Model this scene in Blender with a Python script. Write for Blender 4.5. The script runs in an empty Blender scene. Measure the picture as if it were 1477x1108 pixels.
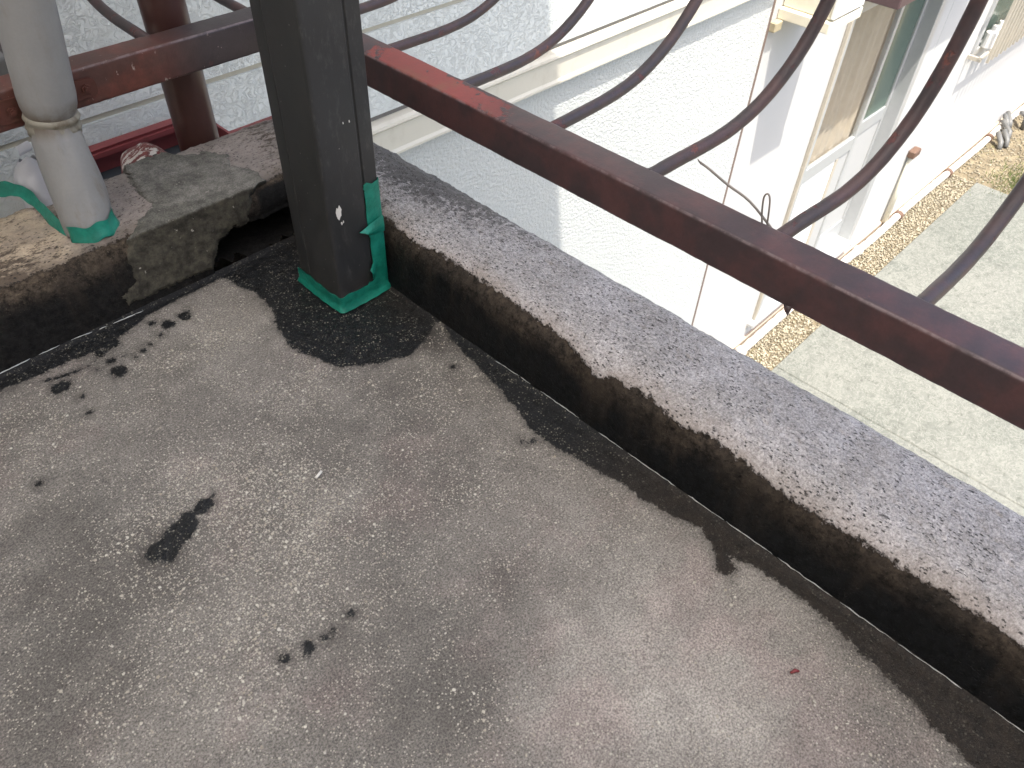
import bpy, math, random
import numpy as np
from mathutils import Vector, Matrix

sc = bpy.context.scene
COL = sc.collection

# ------------------------------------------------------------------ camera, world, sun, exposure
cam_d = bpy.data.cameras.new('camera')
cam = bpy.data.objects.new('camera', cam_d)
COL.objects.link(cam)
sc.camera = cam
cam.matrix_world = Matrix(((0.6975407, 0.4907119, -0.5221483, -0.512),
                           (-0.7157991, 0.5104437, -0.4765280, -0.831),
                           (0.0326894, 0.7061509, 0.7073063, 0.800),
                           (0, 0, 0, 1)))
cam_d.sensor_fit = 'HORIZONTAL'
cam_d.sensor_width = 36.0
cam_d.lens = 27.68
cam_d.clip_start = 0.02
cam_d.clip_end = 400.0
cam_d.dof.use_dof = True
cam_d.dof.focus_distance = 1.12
cam_d.dof.aperture_fstop = 18.0

SUN_DIR = Vector((0.17, 0.32, -1.0)).normalized()          # the way the light travels
world = bpy.data.worlds.new('World')
sc.world = world
world.use_nodes = True
wn = world.node_tree
wn.nodes.clear()
w_out = wn.nodes.new('ShaderNodeOutputWorld')
w_bg = wn.nodes.new('ShaderNodeBackground')
w_sky = wn.nodes.new('ShaderNodeTexSky')
w_sky.sky_type = 'NISHITA'
w_sky.sun_disc = False
w_sky.sun_elevation = math.asin(-SUN_DIR.z)
w_sky.sun_rotation = math.atan2(-SUN_DIR.x, -SUN_DIR.y)
w_sky.air_density = 1.0
w_sky.dust_density = 4.0
w_sky.ozone_density = 0.6
w_bg.inputs['Strength'].default_value = 0.125
wn.links.new(w_sky.outputs[0], w_bg.inputs[0])
wn.links.new(w_bg.outputs[0], w_out.inputs[0])

sun_d = bpy.data.lights.new('sun', 'SUN')
sun_d.energy = 2.35
sun_d.angle = math.radians(0.6)
sun_d.color = (1.0, 0.95, 0.86)
sun = bpy.data.objects.new('sun', sun_d)
sun.rotation_euler = SUN_DIR.to_track_quat('-Z', 'Y').to_euler()
sun.location = (0, -3, 8)
COL.objects.link(sun)

vs = sc.view_settings
vs.view_transform = 'Standard'
vs.look = 'None'
vs.gamma = 1.0
vs.use_curve_mapping = False
vs.exposure = 1.85

rng = np.random.default_rng(7)
random.seed(7)

# ------------------------------------------------------------------ numpy noise
def _hash(ix, iy, iz):
    h = (ix.astype(np.int64) * 374761393 + iy.astype(np.int64) * 668265263 + iz.astype(np.int64) * 1440662683) & 0xFFFFFFFF
    h = ((h ^ (h >> 13)) * 1274126177) & 0xFFFFFFFF
    h = (h ^ (h >> 16)) & 0xFFFFFFFF
    return h / 4294967295.0

def vnoise(p):
    i = np.floor(p); f = p - i; i = i.astype(np.int64)
    f = f * f * (3 - 2 * f)
    x, y, z = i[:, 0], i[:, 1], i[:, 2]
    r = 0
    for dx in (0, 1):
        wx = f[:, 0] if dx else 1 - f[:, 0]
        for dy in (0, 1):
            wy = f[:, 1] if dy else 1 - f[:, 1]
            for dz in (0, 1):
                wz = f[:, 2] if dz else 1 - f[:, 2]
                r = r + wx * wy * wz * _hash(x + dx, y + dy, z + dz)
    return r * 2 - 1

def fbm(p, scale, octaves=4, gain=0.5):
    q = np.asarray(p, float) * scale
    a, s, r = 1.0, 0.0, 0.0
    for _ in range(octaves):
        r = r + a * vnoise(q + 17.3 * _)
        s += a; a *= gain; q = q * 2.03
    return r / s

def sstep(x, a, b):
    t = np.clip((x - a) / (b - a), 0, 1)
    return t * t * (3 - 2 * t)

def poly_sdf(pts, poly):
    """signed distance of 2-D points to a polygon, negative inside"""
    pts = np.asarray(pts, float); P = np.asarray(poly, float)
    d = np.full(len(pts), 1e9); ins = np.zeros(len(pts), bool)
    for k in range(len(P)):
        a, b = P[k], P[(k + 1) % len(P)]
        e = b - a; w = pts - a
        t = np.clip((w @ e) / max(e @ e, 1e-12), 0, 1)
        q = w - t[:, None] * e
        d = np.minimum(d, np.hypot(q[:, 0], q[:, 1]))
        c = (a[1] > pts[:, 1]) != (b[1] > pts[:, 1])
        with np.errstate(divide='ignore', invalid='ignore'):
            xx = (b[0] - a[0]) * (pts[:, 1] - a[1]) / (b[1] - a[1] if b[1] != a[1] else 1e-12) + a[0]
        ins ^= c & (pts[:, 0] < xx)
    return np.where(ins, -d, d)

def line_dist(pts, line):
    pts = np.asarray(pts, float); d = np.full(len(pts), 1e9); P = np.asarray(line, float)
    for a, b in zip(P[:-1], P[1:]):
        e = b - a; w = pts - a
        t = np.clip((w @ e) / max(e @ e, 1e-12), 0, 1)
        q = w - t[:, None] * e
        d = np.minimum(d, np.hypot(q[:, 0], q[:, 1]))
    return d

# ------------------------------------------------------------------ object helpers
def tag(o, label=None, cat=None, group=None, kind=None):
    if label: o['label'] = label
    if cat: o['category'] = cat
    if group: o['group'] = group
    if kind: o['kind'] = kind
    return o

def thing(name, label, cat, loc=(0, 0, 0), group=None):
    o = bpy.data.objects.new(name, None)
    o.empty_display_size = 0.1
    COL.objects.link(o)
    o.location = loc
    return tag(o, label, cat, group)

def obj(name, verts, faces, mat, parent=None, smooth=True, attrs=None, kind=None):
    verts = np.asarray(verts, float)
    if parent is not None:
        base = Vector((0, 0, 0)); p = parent
        while p is not None:
            base += p.location; p = p.parent
        verts = verts - np.array(base)
    me = bpy.data.meshes.new(name)
    if isinstance(faces, np.ndarray) and faces.ndim == 2:
        n, k = faces.shape
        me.vertices.add(len(verts)); me.vertices.foreach_set('co', verts.astype(np.float32).ravel())
        me.loops.add(n * k); me.loops.foreach_set('vertex_index', faces.astype(np.int32).ravel())
        me.polygons.add(n)
        me.polygons.foreach_set('loop_start', np.arange(0, n * k, k, dtype=np.int32))
        me.polygons.foreach_set('loop_total', np.full(n, k, dtype=np.int32))
        me.update(calc_edges=True)
    else:
        me.from_pydata([tuple(v) for v in verts], [], [tuple(f) for f in faces])
    me.validate()
    if smooth:
        me.polygons.foreach_set('use_smooth', np.ones(len(me.polygons), bool))
    if attrs:
        for k, v in attrs.items():
            a = me.attributes.new(k, 'FLOAT', 'POINT')
            a.data.foreach_set('value', np.asarray(v, np.float32))
    me.materials.append(mat)
    o = bpy.data.objects.new(name, me)
    COL.objects.link(o)
    if parent is not None: o.parent = parent
    if kind: o['kind'] = kind
    return o

class MB:
    def __init__(self): self.v = []; self.f = []
    def add(self, v, f):
        n = len(self.v); self.v += [tuple(p) for p in v]; self.f += [tuple(i + n for i in q) for q in f]; return self
    def box(self, x0, x1, y0, y1, z0, z1, b=0.0):
        """box with chamfered edges"""
        if b <= 0:
            v = [(x, y, z) for z in (z0, z1) for y in (y0, y1) for x in (x0, x1)]
            f = [(0, 2, 3, 1), (4, 5, 7, 6), (0, 1, 5, 4), (2, 6, 7, 3), (0, 4, 6, 2), (1, 3, 7, 5)]
            return self.add(v, f)
        c = np.array([(x0 + x1) / 2, (y0 + y1) / 2, (z0 + z1) / 2]); h = np.array([(x1 - x0) / 2, (y1 - y0) / 2, (z1 - z0) / 2])
        b = min(b, h.min() * 0.9)
        v, idx = [], {}
        for sx in (-1, 1):
            for sy in (-1, 1):
                for sz in (-1, 1):
                    s = np.array([sx, sy, sz])
                    for ax in range(3):
                        p = c + s * (h - b); p[ax] = c[ax] + s[ax] * h[ax]
                        idx[(sx, sy, sz, ax)] = len(v); v.append(tuple(p))
        f = []
        S = (-1, 1)
        for ax in range(3):
            u, w = [(1, 2), (2, 0), (0, 1)][ax]
            for s in S:
                def k(a, bb):
                    t = [0, 0, 0]; t[ax] = s; t[u] = a; t[w] = bb
                    return idx[(t[0], t[1], t[2], ax)]
                q = [k(-1, -1), k(1, -1), k(1, 1), k(-1, 1)]
                f.append(tuple(q if s > 0 else q[::-1]))
        for ax in range(3):
            u, w = [(1, 2), (2, 0), (0, 1)][ax]
            for a in S:
                for bb in S:
                    def k(s, face):
                        t = [0, 0, 0]; t[ax] = s; t[u] = a; t[w] = bb
                        return idx[(t[0], t[1], t[2], face)]
                    q = [k(-1, u), k(1, u), k(1, w), k(-1, w)]
                    f.append(tuple(q if a * bb > 0 else q[::-1]))
        for sx in S:
            for sy in S:
                for sz in S:
                    q = [idx[(sx, sy, sz, a)] for a in range(3)]
                    f.append(tuple(q if sx * sy * sz > 0 else q[::-1]))
        return self.add(v, f)
    def tube(self, pts, r, n=12, cap=True, wob=None):
        P = [Vector(p) for p in pts]; m = len(P)
        R = r if hasattr(r, '__len__') else [r] * m
        v, f = [], []
        up = None
        for i in range(m):
            t = (P[min(i + 1, m - 1)] - P[max(i - 1, 0)]).normalized()
            if up is None:
                up = Vector((0, 0, 1)) if abs(t.z) < 0.9 else Vector((1, 0, 0))
            a = (up - t * up.dot(t)).normalized(); b = t.cross(a); up = a
            for k in range(n):
                th = 2 * math.pi * k / n
                rr = R[i] * (wob(i, k) if wob else 1)
                v.append(tuple(P[i] + (a * math.cos(th) + b * math.sin(th)) * rr))
        for i in range(m - 1):
            for k in range(n):
                k2 = (k + 1) % n
                f.append((i * n + k, i * n + k2, (i + 1) * n + k2, (i + 1) * n + k))
        if cap:
            f.append(tuple(range(n))[::-1]); f.append(tuple((m - 1) * n + k for k in range(n)))
        return self.add(v, f)
    def prism(self, poly, axis, a, b):
        """extrude a closed 2-D polygon (list of pairs in the other two axes, in order) along an axis"""
        n = len(poly); v = []
        for t in (a, b):
            for p, q in poly:
                v.append((t, p, q) if axis == 0 else (p, t, q) if axis == 1 else (p, q, t))
        f = [(k, (k + 1) % n, n + (k + 1) % n, n + k) for k in range(n)]
        f += [tuple(range(n))[::-1], tuple(range(n, 2 * n))]
        return self.add(v, f)
    def build(self, name, mat, parent=None, smooth=False, fix=True, kind=None):
        o = obj(name, self.v, self.f, mat, parent, smooth, kind=kind)
        if fix:
            import bmesh
            bm = bmesh.new(); bm.from_mesh(o.data); bmesh.ops.recalc_face_normals(bm, faces=bm.faces[:]); bm.to_mesh(o.data); bm.free()
        return o

def autosmooth(o, deg=40):
    me = o.data
    me.polygons.foreach_set('use_smooth', np.ones(len(me.polygons), bool))
    import bmesh
    bm = bmesh.new(); bm.from_mesh(me)
    for e in bm.edges:
        if len(e.link_faces) == 2 and e.calc_face_angle(0) > math.radians(deg): e.smooth = False
    bm.to_mesh(me); bm.free()
    return o

def grid_faces(n, m):
    i = np.arange((n - 1) * (m - 1)); r = i // (m - 1); c = i % (m - 1)
    a = r * m + c
    return np.stack([a, a + m, a + m + 1, a + 1], 1)

# ------------------------------------------------------------------ node helpers
class Mat:
    def __init__(self, name):
        self.m = bpy.data.materials.new(name); self.m.use_nodes = True
        self.t = self.m.node_tree; self.t.nodes.clear()
        self.out = self.t.nodes.new('ShaderNodeOutputMaterial')
        self.b = self.t.nodes.new('ShaderNodeBsdfPrincipled')
        self.t.links.new(self.b.outputs[0], self.out.inputs[0])
        self.co = self.t.nodes.new('ShaderNodeTexCoord').outputs['Object']
        self.disp = None
    def link(self, a, b): self.t.links.new(a, b)
    def put(self, sock, v):
        if hasattr(v, 'is_output') or isinstance(v, bpy.types.NodeSocket): self.link(v, sock)
        elif isinstance(v, (tuple, list)) and sock.type == 'RGBA': sock.default_value = (*v[:3], 1)
        else: sock.default_value = v
    def set(self, **kw):
        for k, v in kw.items(): self.put(self.b.inputs[k.replace('_', ' ')], v)
        return self
    def scaled(self, s, loc=(0, 0, 0), rot=(0, 0, 0)):
        n = self.t.nodes.new('ShaderNodeMapping'); self.link(self.co, n.inputs[0])
        n.inputs['Scale'].default_value = s; n.inputs['Location'].default_value = loc; n.inputs['Rotation'].default_value = rot
        return n.outputs[0]
    def noise(self, scale, detail=4, rough=0.55, co=None, dist=0.0):
        n = self.t.nodes.new('ShaderNodeTexNoise'); self.link(co or self.co, n.inputs['Vector'])
        n.inputs['Scale'].default_value = scale; n.inputs['Detail'].default_value = detail
        n.inputs['Roughness'].default_value = rough; n.inputs['Distortion'].default_value = dist
        return n.outputs['Fac']
    def voro(self, scale, feature='F1', co=None, rand=1.0, out='Distance'):
        n = self.t.nodes.new('ShaderNodeTexVoronoi'); n.feature = feature; self.link(co or self.co, n.inputs['Vector'])
        n.inputs['Scale'].default_value = scale; n.inputs['Randomness'].default_value = rand
        return n.outputs[out]
    def math(self, op, a, b=0.0, c=None, clamp=False):
        n = self.t.nodes.new('ShaderNodeMath'); n.operation = op; n.use_clamp = clamp
        self.put(n.inputs[0], a); self.put(n.inputs[1], b)
        if c is not None: self.put(n.inputs[2], c)
        return n.outputs[0]
    def ss(self, x, a, b, lo=0.0, hi=1.0):
        n = self.t.nodes.new('ShaderNodeMapRange'); n.interpolation_type = 'SMOOTHSTEP'
        self.put(n.inputs['Value'], x); n.inputs['From Min'].default_value = a; n.inputs['From Max'].default_value = b
        n.inputs['To Min'].default_value = lo; n.inputs['To Max'].default_value = hi
        return n.outputs[0]
    def mix(self, f, a, b, mode='MIX'):
        n = self.t.nodes.new('ShaderNodeMix'); n.data_type = 'RGBA'; n.blend_type = mode
        self.put(n.inputs[0], f); self.put(n.inputs[6], a); self.put(n.inputs[7], b)
        return n.outputs[2]
    def fmix(self, f, a, b):
        n = self.t.nodes.new('ShaderNodeMix'); n.data_type = 'FLOAT'
        self.put(n.inputs[0], f); self.put(n.inputs[2], a); self.put(n.inputs[3], b)
        return n.outputs[0]
    def attr(self, name):
        n = self.t.nodes.new('ShaderNodeAttribute'); n.attribute_name = name
        return n.outputs['Fac']
    def sep(self, v):
        n = self.t.nodes.new('ShaderNodeSeparateXYZ'); self.link(v, n.inputs[0]); return n.outputs
    def chan(self, v, i):
        n = self.t.nodes.new('ShaderNodeSeparateColor'); self.link(v, n.inputs[0]); return n.outputs[i]
    def normal(self):
        return self.t.nodes.new('ShaderNodeNewGeometry').outputs['Normal']
    def bump(self, h, dist=0.001, strength=1.0, prev=None):
        n = self.t.nodes.new('ShaderNodeBump'); n.inputs['Strength'].default_value = strength; n.inputs['Distance'].default_value = dist
        self.put(n.inputs['Height'], h)
        if prev is not None: self.link(prev, n.inputs['Normal'])
        return n.outputs[0]
    def val(self, f, lo, hi):
        """scale factor colour helper: grey from a 0..1 factor"""
        n = self.t.nodes.new('ShaderNodeMapRange'); self.put(n.inputs['Value'], f)
        n.inputs['To Min'].default_value = lo; n.inputs['To Max'].default_value = hi
        return n.outputs[0]
    def mul(self, col, f):
        n = self.t.nodes.new('ShaderNodeVectorMath'); n.operation = 'SCALE'
        self.put(n.inputs[0], col); self.put(n.inputs['Scale'], f)
        return n.outputs[0]

# ================================================================== MATERIALS
def m_floor():
    M = Mat('worn_roof_coating')
    stain, speck, tone, brown = (M.attr(k) for k in ('stain', 'speck', 'tone', 'brown'))
    lo = M.noise(5.5, 5, 0.6); mid = M.noise(23, 5, 0.65); fine = M.noise(430, 5, 0.75); gr = M.noise(120, 4, 0.7)
    base = M.mix(M.ss(lo, 0.38, 0.64), (0.168, 0.154, 0.139), (0.205, 0.190, 0.172))
    base = M.mix(M.math('MULTIPLY', M.ss(M.noise(8.3, 4, 0.6, M.scaled((1, 1, 1), (3, 7, 1))), 0.52, 0.7), 0.45), base, (0.225, 0.180, 0.168))
    base = M.mul(base, M.val(M.ss(mid, 0.25, 0.75), 0.86, 1.14))
    broad = M.noise(2.6, 5, 0.62, M.scaled((1, 1, 1), (5, 3, 1)))
    base = M.mul(base, M.val(M.ss(broad, 0.34, 0.66), 0.80, 1.20))
    streak = M.ss(M.noise(48, 6, 0.78, M.scaled((0.7, 1.6, 1), (3, 1, 9), (0, 0, 0.8))), 0.52, 0.72)
    base = M.mix(M.math('MULTIPLY', streak, 0.16), base, (0.30, 0.275, 0.245))
    scuff = M.ss(M.noise(26, 6, 0.75, M.scaled((1, 1, 1), (9, 4, 2))), 0.56, 0.70)
    base = M.mix(M.math('MULTIPLY', scuff, 0.14), base, (0.095, 0.086, 0.080))
    base = M.mul(base, M.val(M.ss(fine, 0.32, 0.68), 0.45, 1.55))
    base = M.mul(base, M.val(gr, 0.75, 1.25))
    base = M.mul(base, M.math('ADD', 1.0, M.math('MULTIPLY', tone, 0.62)))
    # loose pale grit: three sizes of chip, each its own cells
    def chips(sc, shift, thr, size):
        co = M.scaled((1, 1, 1), shift)
        wob = M.t.nodes.new('ShaderNodeMix'); wob.data_type = 'VECTOR'
        nz = M.t.nodes.new('ShaderNodeTexNoise'); M.link(co, nz.inputs['Vector']); nz.inputs['Scale'].default_value = sc * 1.3
        wob.inputs[0].default_value = 0.0022 * 170 / sc
        M.link(co, wob.inputs[4]); M.link(nz.outputs['Color'], wob.inputs[5])
        v = M.t.nodes.new('ShaderNodeTexVoronoi'); M.link(wob.outputs[1], v.inputs['Vector']); v.inputs['Scale'].default_value = sc
        rnd = M.chan(v.outputs['Color'], 0)
        on = M.ss(M.math('ADD', rnd, M.math('MULTIPLY', M.math('ADD', speck, M.math('MULTIPLY', M.math('SUBTRACT', M.noise(17, 5, 0.7, M.scaled((1, 1, 1), (2, 8, 2))), 0.5), 2.2)), 0.30)), thr, thr + 0.02)
        return M.math('MULTIPLY', on, M.ss(v.outputs['Distance'], size, size * 0.55)), M.chan(v.outputs['Color'], 1)
    c1, r1 = chips(170, (0, 0, 0), 0.985, 0.40)
    c2, r2 = chips(300, (2, 5, 1), 0.965, 0.5)
    c3, r3 = chips(480, (7, 1, 4), 0.90, 0.62)
    ccol = M.mix(r1, (0.34, 0.30, 0.24), (0.60, 0.57, 0.50))
    col = M.mix(M.math('MULTIPLY', c3, 0.75), base, (0.46, 0.425, 0.365))
    col = M.mix(M.math('MULTIPLY', c2, 0.8), col, ccol)
    col = M.mix(c1, col, ccol)
    pit = M.ss(M.noise(210, 3, 0.6, M.scaled((1, 1, 1), (9, 9, 9))), 0.34, 0.24)
    col = M.mix(M.math('MULTIPLY', pit, 0.65), col, (0.028, 0.025, 0.023))
    # wet and tarred stains: distance field broken up by noise
    edge = M.math('ADD', M.math('MULTIPLY', M.math('SUBTRACT', M.noise(230, 6, 0.8), 0.5), 0.026),
                  M.math('MULTIPLY', M.math('SUBTRACT', M.noise(60, 5, 0.7), 0.5), 0.016))
    sd = M.math('ADD', stain, edge)
    s = M.ss(sd, 0.0010, -0.0012)
    soft = M.ss(M.math('ADD', stain, M.math('MULTIPLY', M.math('SUBTRACT', M.noise(60, 5, 0.7), 0.5), 0.035)), 0.016, -0.004, 0, 0.48)
    tar = M.mix(brown, (0.0042, 0.0050, 0.0064), (0.0125, 0.0090, 0.0065))
    tar = M.mul(tar, M.val(M.ss(M.noise(75, 6, 0.75), 0.3, 0.7), 0.35, 1.9))
    gl = M.ss(M.noise(420, 3, 0.6, M.scaled((1, 1, 1), (5, 6, 7))), 0.56, 0.66)
    tar = M.mix(M.math('MULTIPLY', gl, 0.22), tar, (0.12, 0.11, 0.095))  # wet glints and pale grit painted as specks into the tar colour
    def wetgrit(sc, shift, thr, size):
        v = M.t.nodes.new('ShaderNodeTexVoronoi'); M.link(M.scaled((1, 1, 1), shift), v.inputs['Vector']); v.inputs['Scale'].default_value = sc
        on = M.ss(M.math('ADD', M.chan(v.outputs['Color'], 0), M.math('MULTIPLY', M.math('SUBTRACT', M.noise(32, 4, 0.65, M.scaled((1, 1, 1), (1, 1, 6))), 0.5), 1.3)), thr, thr + 0.15)
        return M.math('MULTIPLY', on, M.ss(v.outputs['Distance'], size, size * 0.5))
    g1 = wetgrit(270, (4, 0, 0), 0.80, 0.42); g2 = wetgrit(430, (0, 4, 0), 0.78, 0.5)
    tarspeck = M.math('MULTIPLY', M.math('MAXIMUM', M.math('MULTIPLY', g1, 0.8), M.math('MULTIPLY', g2, 0.45)), M.math('SUBTRACT', 1.0, M.math('MULTIPLY', brown, 0.75)))
    tar = M.mix(tarspeck, tar, (0.25, 0.235, 0.195))
    col = M.mix(soft, col, (0.040, 0.035, 0.031))
    col = M.mix(s, col, tar)
    rough = M.fmix(s, M.val(fine, 0.72, 0.95), M.val(M.noise(90, 4, 0.6), 0.30, 0.62))
    h = M.math('ADD', M.math('MULTIPLY', fine, 0.55), M.math('ADD', M.math('MULTIPLY', gr, 0.6), M.math('MULTIPLY', M.math('MAXIMUM', c1, c2), 0.5)))
    M.set(Base_Color=col, Roughness=rough, Normal=M.bump(h, 0.0024, 0.9))
    M.b.inputs['Specular IOR Level'].default_value = 0.35
    return M.m

def m_curb(left):
    M = Mat('weathered_coated_concrete_left' if left else 'weathered_coated_concrete')
    coat, soot, hole = M.attr('coat'), M.attr('soot'), M.attr('hole')
    fine = M.noise(380, 5, 0.75); mid = M.noise(60, 5, 0.65); lo = M.noise(14, 4, 0.6)
    edge = M.math('MULTIPLY', M.math('SUBTRACT', M.noise(170, 7, 0.85), 0.5), 0.026)
    sd = M.math('ADD', coat, edge)
    k = M.ss(sd, -0.0012, 0.0014)
    if left:
        px = M.sep(M.co)[0]
        creamy = M.ss(M.math('ADD', px, M.math('MULTIPLY', M.math('SUBTRACT', lo, 0.5), 0.25)), -0.20, -0.33)
        light = M.mix(M.ss(lo, 0.35, 0.65), M.mix(creamy, (0.27, 0.235, 0.215), (0.46, 0.375, 0.275)), M.mix(creamy, (0.21, 0.185, 0.17), (0.33, 0.27, 0.205)))
        light = M.mul(light, M.val(mid, 0.65, 1.35))
        light = M.mul(light, M.val(fine, 0.55, 1.45))
        blot = M.ss(M.math('ADD', M.noise(75, 7, 0.8, M.scaled((0.55, 1.2, 1), (2, 2, 2))), M.math('MULTIPLY', soot, 0.20)), 0.545, 0.66)
        light = M.mix(M.math('MULTIPLY', blot, 0.88), light, (0.055, 0.038, 0.028))
        low = M.ss(M.math('ADD', coat, M.math('MULTIPLY', M.math('SUBTRACT', mid, 0.5), 0.03)), 0.035, 0.0)
        light = M.mix(M.math('MULTIPLY', low, 0.55), light, (0.095, 0.072, 0.052))
    else:
        light = M.mix(M.ss(lo, 0.36, 0.64), (0.325, 0.308, 0.304), (0.41, 0.392, 0.398))
        light = M.mul(light, M.val(mid, 0.72, 1.28))
        light = M.mul(light, M.val(M.ss(fine, 0.32, 0.68), 0.56, 1.38))
        light = M.mul(light, M.val(M.ss(M.noise(150, 5, 0.7, M.scaled((1.5, 0.8, 1), (8, 1, 2))), 0.32, 0.68), 0.80, 1.20))
        warm = M.ss(M.math('ADD', coat, M.math('MULTIPLY', lo, 0.03)), 0.05, 0.0)
        light = M.mix(M.math('MULTIPLY', warm, 0.55), light, (0.33, 0.27, 0.235))
        blot = M.ss(M.math('ADD', M.noise(105, 7, 0.8), M.math('MULTIPLY', soot, 0.22)), 0.60, 0.72)
        light = M.mix(M.math('MULTIPLY', blot, 0.85), light, (0.05, 0.046, 0.045))
    # pin holes and torn pits, stretched along the curb
    st = (1, 2.1, 1.6) if left else (2.1, 1, 1.6)
    pits = M.ss(M.voro(125, co=M.scaled(st)), 0.30, 0.15)
    pitson = M.ss(M.math('ADD', M.noise(26, 4, 0.6, M.scaled((1, 1, 1), (4, 2, 8))), M.math('MULTIPLY', soot, 0.1)), 0.41, 0.54)
    pits = M.math('MULTIPLY', pits, pitson)
    torn = M.ss(M.noise(135, 4, 0.65, M.scaled(st, (5, 5, 2))), 0.385, 0.345)
    pits = M.math('MAXIMUM', pits, torn)
    light = M.mix(M.math('MULTIPLY', pits, 0.9), light, (0.022, 0.020, 0.020))
    dlow = M.noise(11, 4, 0.6, M.scaled((1, 1, 1), (1, 8, 3)))
    dark = M.mix(M.ss(M.math('ADD', coat, M.math('MULTIPLY', M.math('SUBTRACT', dlow, 0.5), 0.08)), -0.050, 0.0),
                 (0.0078, 0.0074, 0.0070) if left else (0.0046, 0.0052, 0.0060), (0.060, 0.046, 0.033) if left else (0.044, 0.034, 0.026))
    dark = M.mul(dark, M.val(M.ss(M.noise(90, 7, 0.8), 0.32, 0.68), 0.12, 1.75))
    drip = M.ss(M.noise(24, 5, 0.65, M.scaled((0.6, 1, 0.22) if not left else (1, 0.6, 0.22), (3, 9, 1))), 0.5, 0.68)
    dark = M.mix(M.math('MULTIPLY', drip, M.ss(coat, -0.09, -0.02, 0.1, 0.55)), dark, (0.040, 0.031, 0.024))
    grit = M.ss(M.noise(300, 4, 0.8, M.scaled((1, 1, 1), (3, 3, 3))), 0.60, 0.70)
    dark = M.mix(M.math('MULTIPLY', grit, M.ss(coat, -0.07, -0.002, 0.04 if left else 0.02, 0.8 if left else 0.4)), dark, (0.17, 0.14, 0.105))
    col = M.mix(k, dark, light)
    # the broken edge of the coating shows a thin dark line
    lip = M.math('MULTIPLY', M.ss(sd, -0.0022, -0.0004), M.ss(sd, 0.0016, 0.0))
    col = M.mix(M.math('MULTIPLY', lip, 0.55), col, (0.03, 0.024, 0.02))
    col = M.mix(hole, col, (0.006, 0.006, 0.006))
    h = M.math('ADD', M.math('MULTIPLY', fine, 0.45), M.math('ADD', M.math('MULTIPLY', M.noise(150, 4, 0.7), 0.8), M.math('MULTIPLY', pits, -0.9)))
    h = M.math('ADD', h, M.math('MULTIPLY', k, 0.7))
    M.set(Base_Color=col, Roughness=M.fmix(k, M.val(mid, 0.75, 0.95) if left else M.val(mid, 0.45, 0.75), M.val(fine, 0.5, 0.75)), Normal=M.bump(h, 0.0022, 0.8))
    M.put(M.b.inputs['Specular IOR Level'], M.fmix(k, 0.22, 0.35 if left else 0.5))
    return M.m

def m_patch():
    M = Mat('grey_patch_mortar')
    lo = M.noise(13, 4, 0.6); mid = M.noise(70, 5, 0.65); fine = M.noise(420, 4, 0.7)
    col = M.mix(M.ss(lo, 0.36, 0.64), (0.108, 0.105, 0.092), (0.165, 0.158, 0.143))
    col = M.mul(col, M.val(M.ss(mid, 0.3, 0.7), 0.72, 1.28)); col = M.mul(col, M.val(M.ss(fine, 0.3, 0.7), 0.65, 1.35))
    face = M.attr('face')
    col = M.mix(M.math('MULTIPLY', face, 0.9), col, M.mul((0.040, 0.036, 0.026), M.val(M.ss(mid, 0.3, 0.7), 0.4, 1.6)))
    fl = M.ss(M.noise(95, 3, 0.7, M.scaled((1, 1, 1), (6, 2, 1))), 0.67, 0.71)
    col = M.mix(M.math('MULTIPLY', fl, 0.8), col, (0.34, 0.32, 0.28))
    drag = M.noise(55, 5, 0.65, M.scaled((0.6, 1.5, 1.5), rot=(0, -0.6, 0.4)))
    col = M.mul(col, M.val(M.ss(drag, 0.3, 0.7), 0.92, 1.08))
    M.set(Base_Color=col, Roughness=0.85, Normal=M.bump(M.math('ADD', M.math('MULTIPLY', drag, 1.0), M.math('MULTIPLY', fine, 0.45)), 0.0035, 0.8))
    M.b.inputs['Specular IOR Level'].default_value = 0.25
    return M.m

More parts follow.
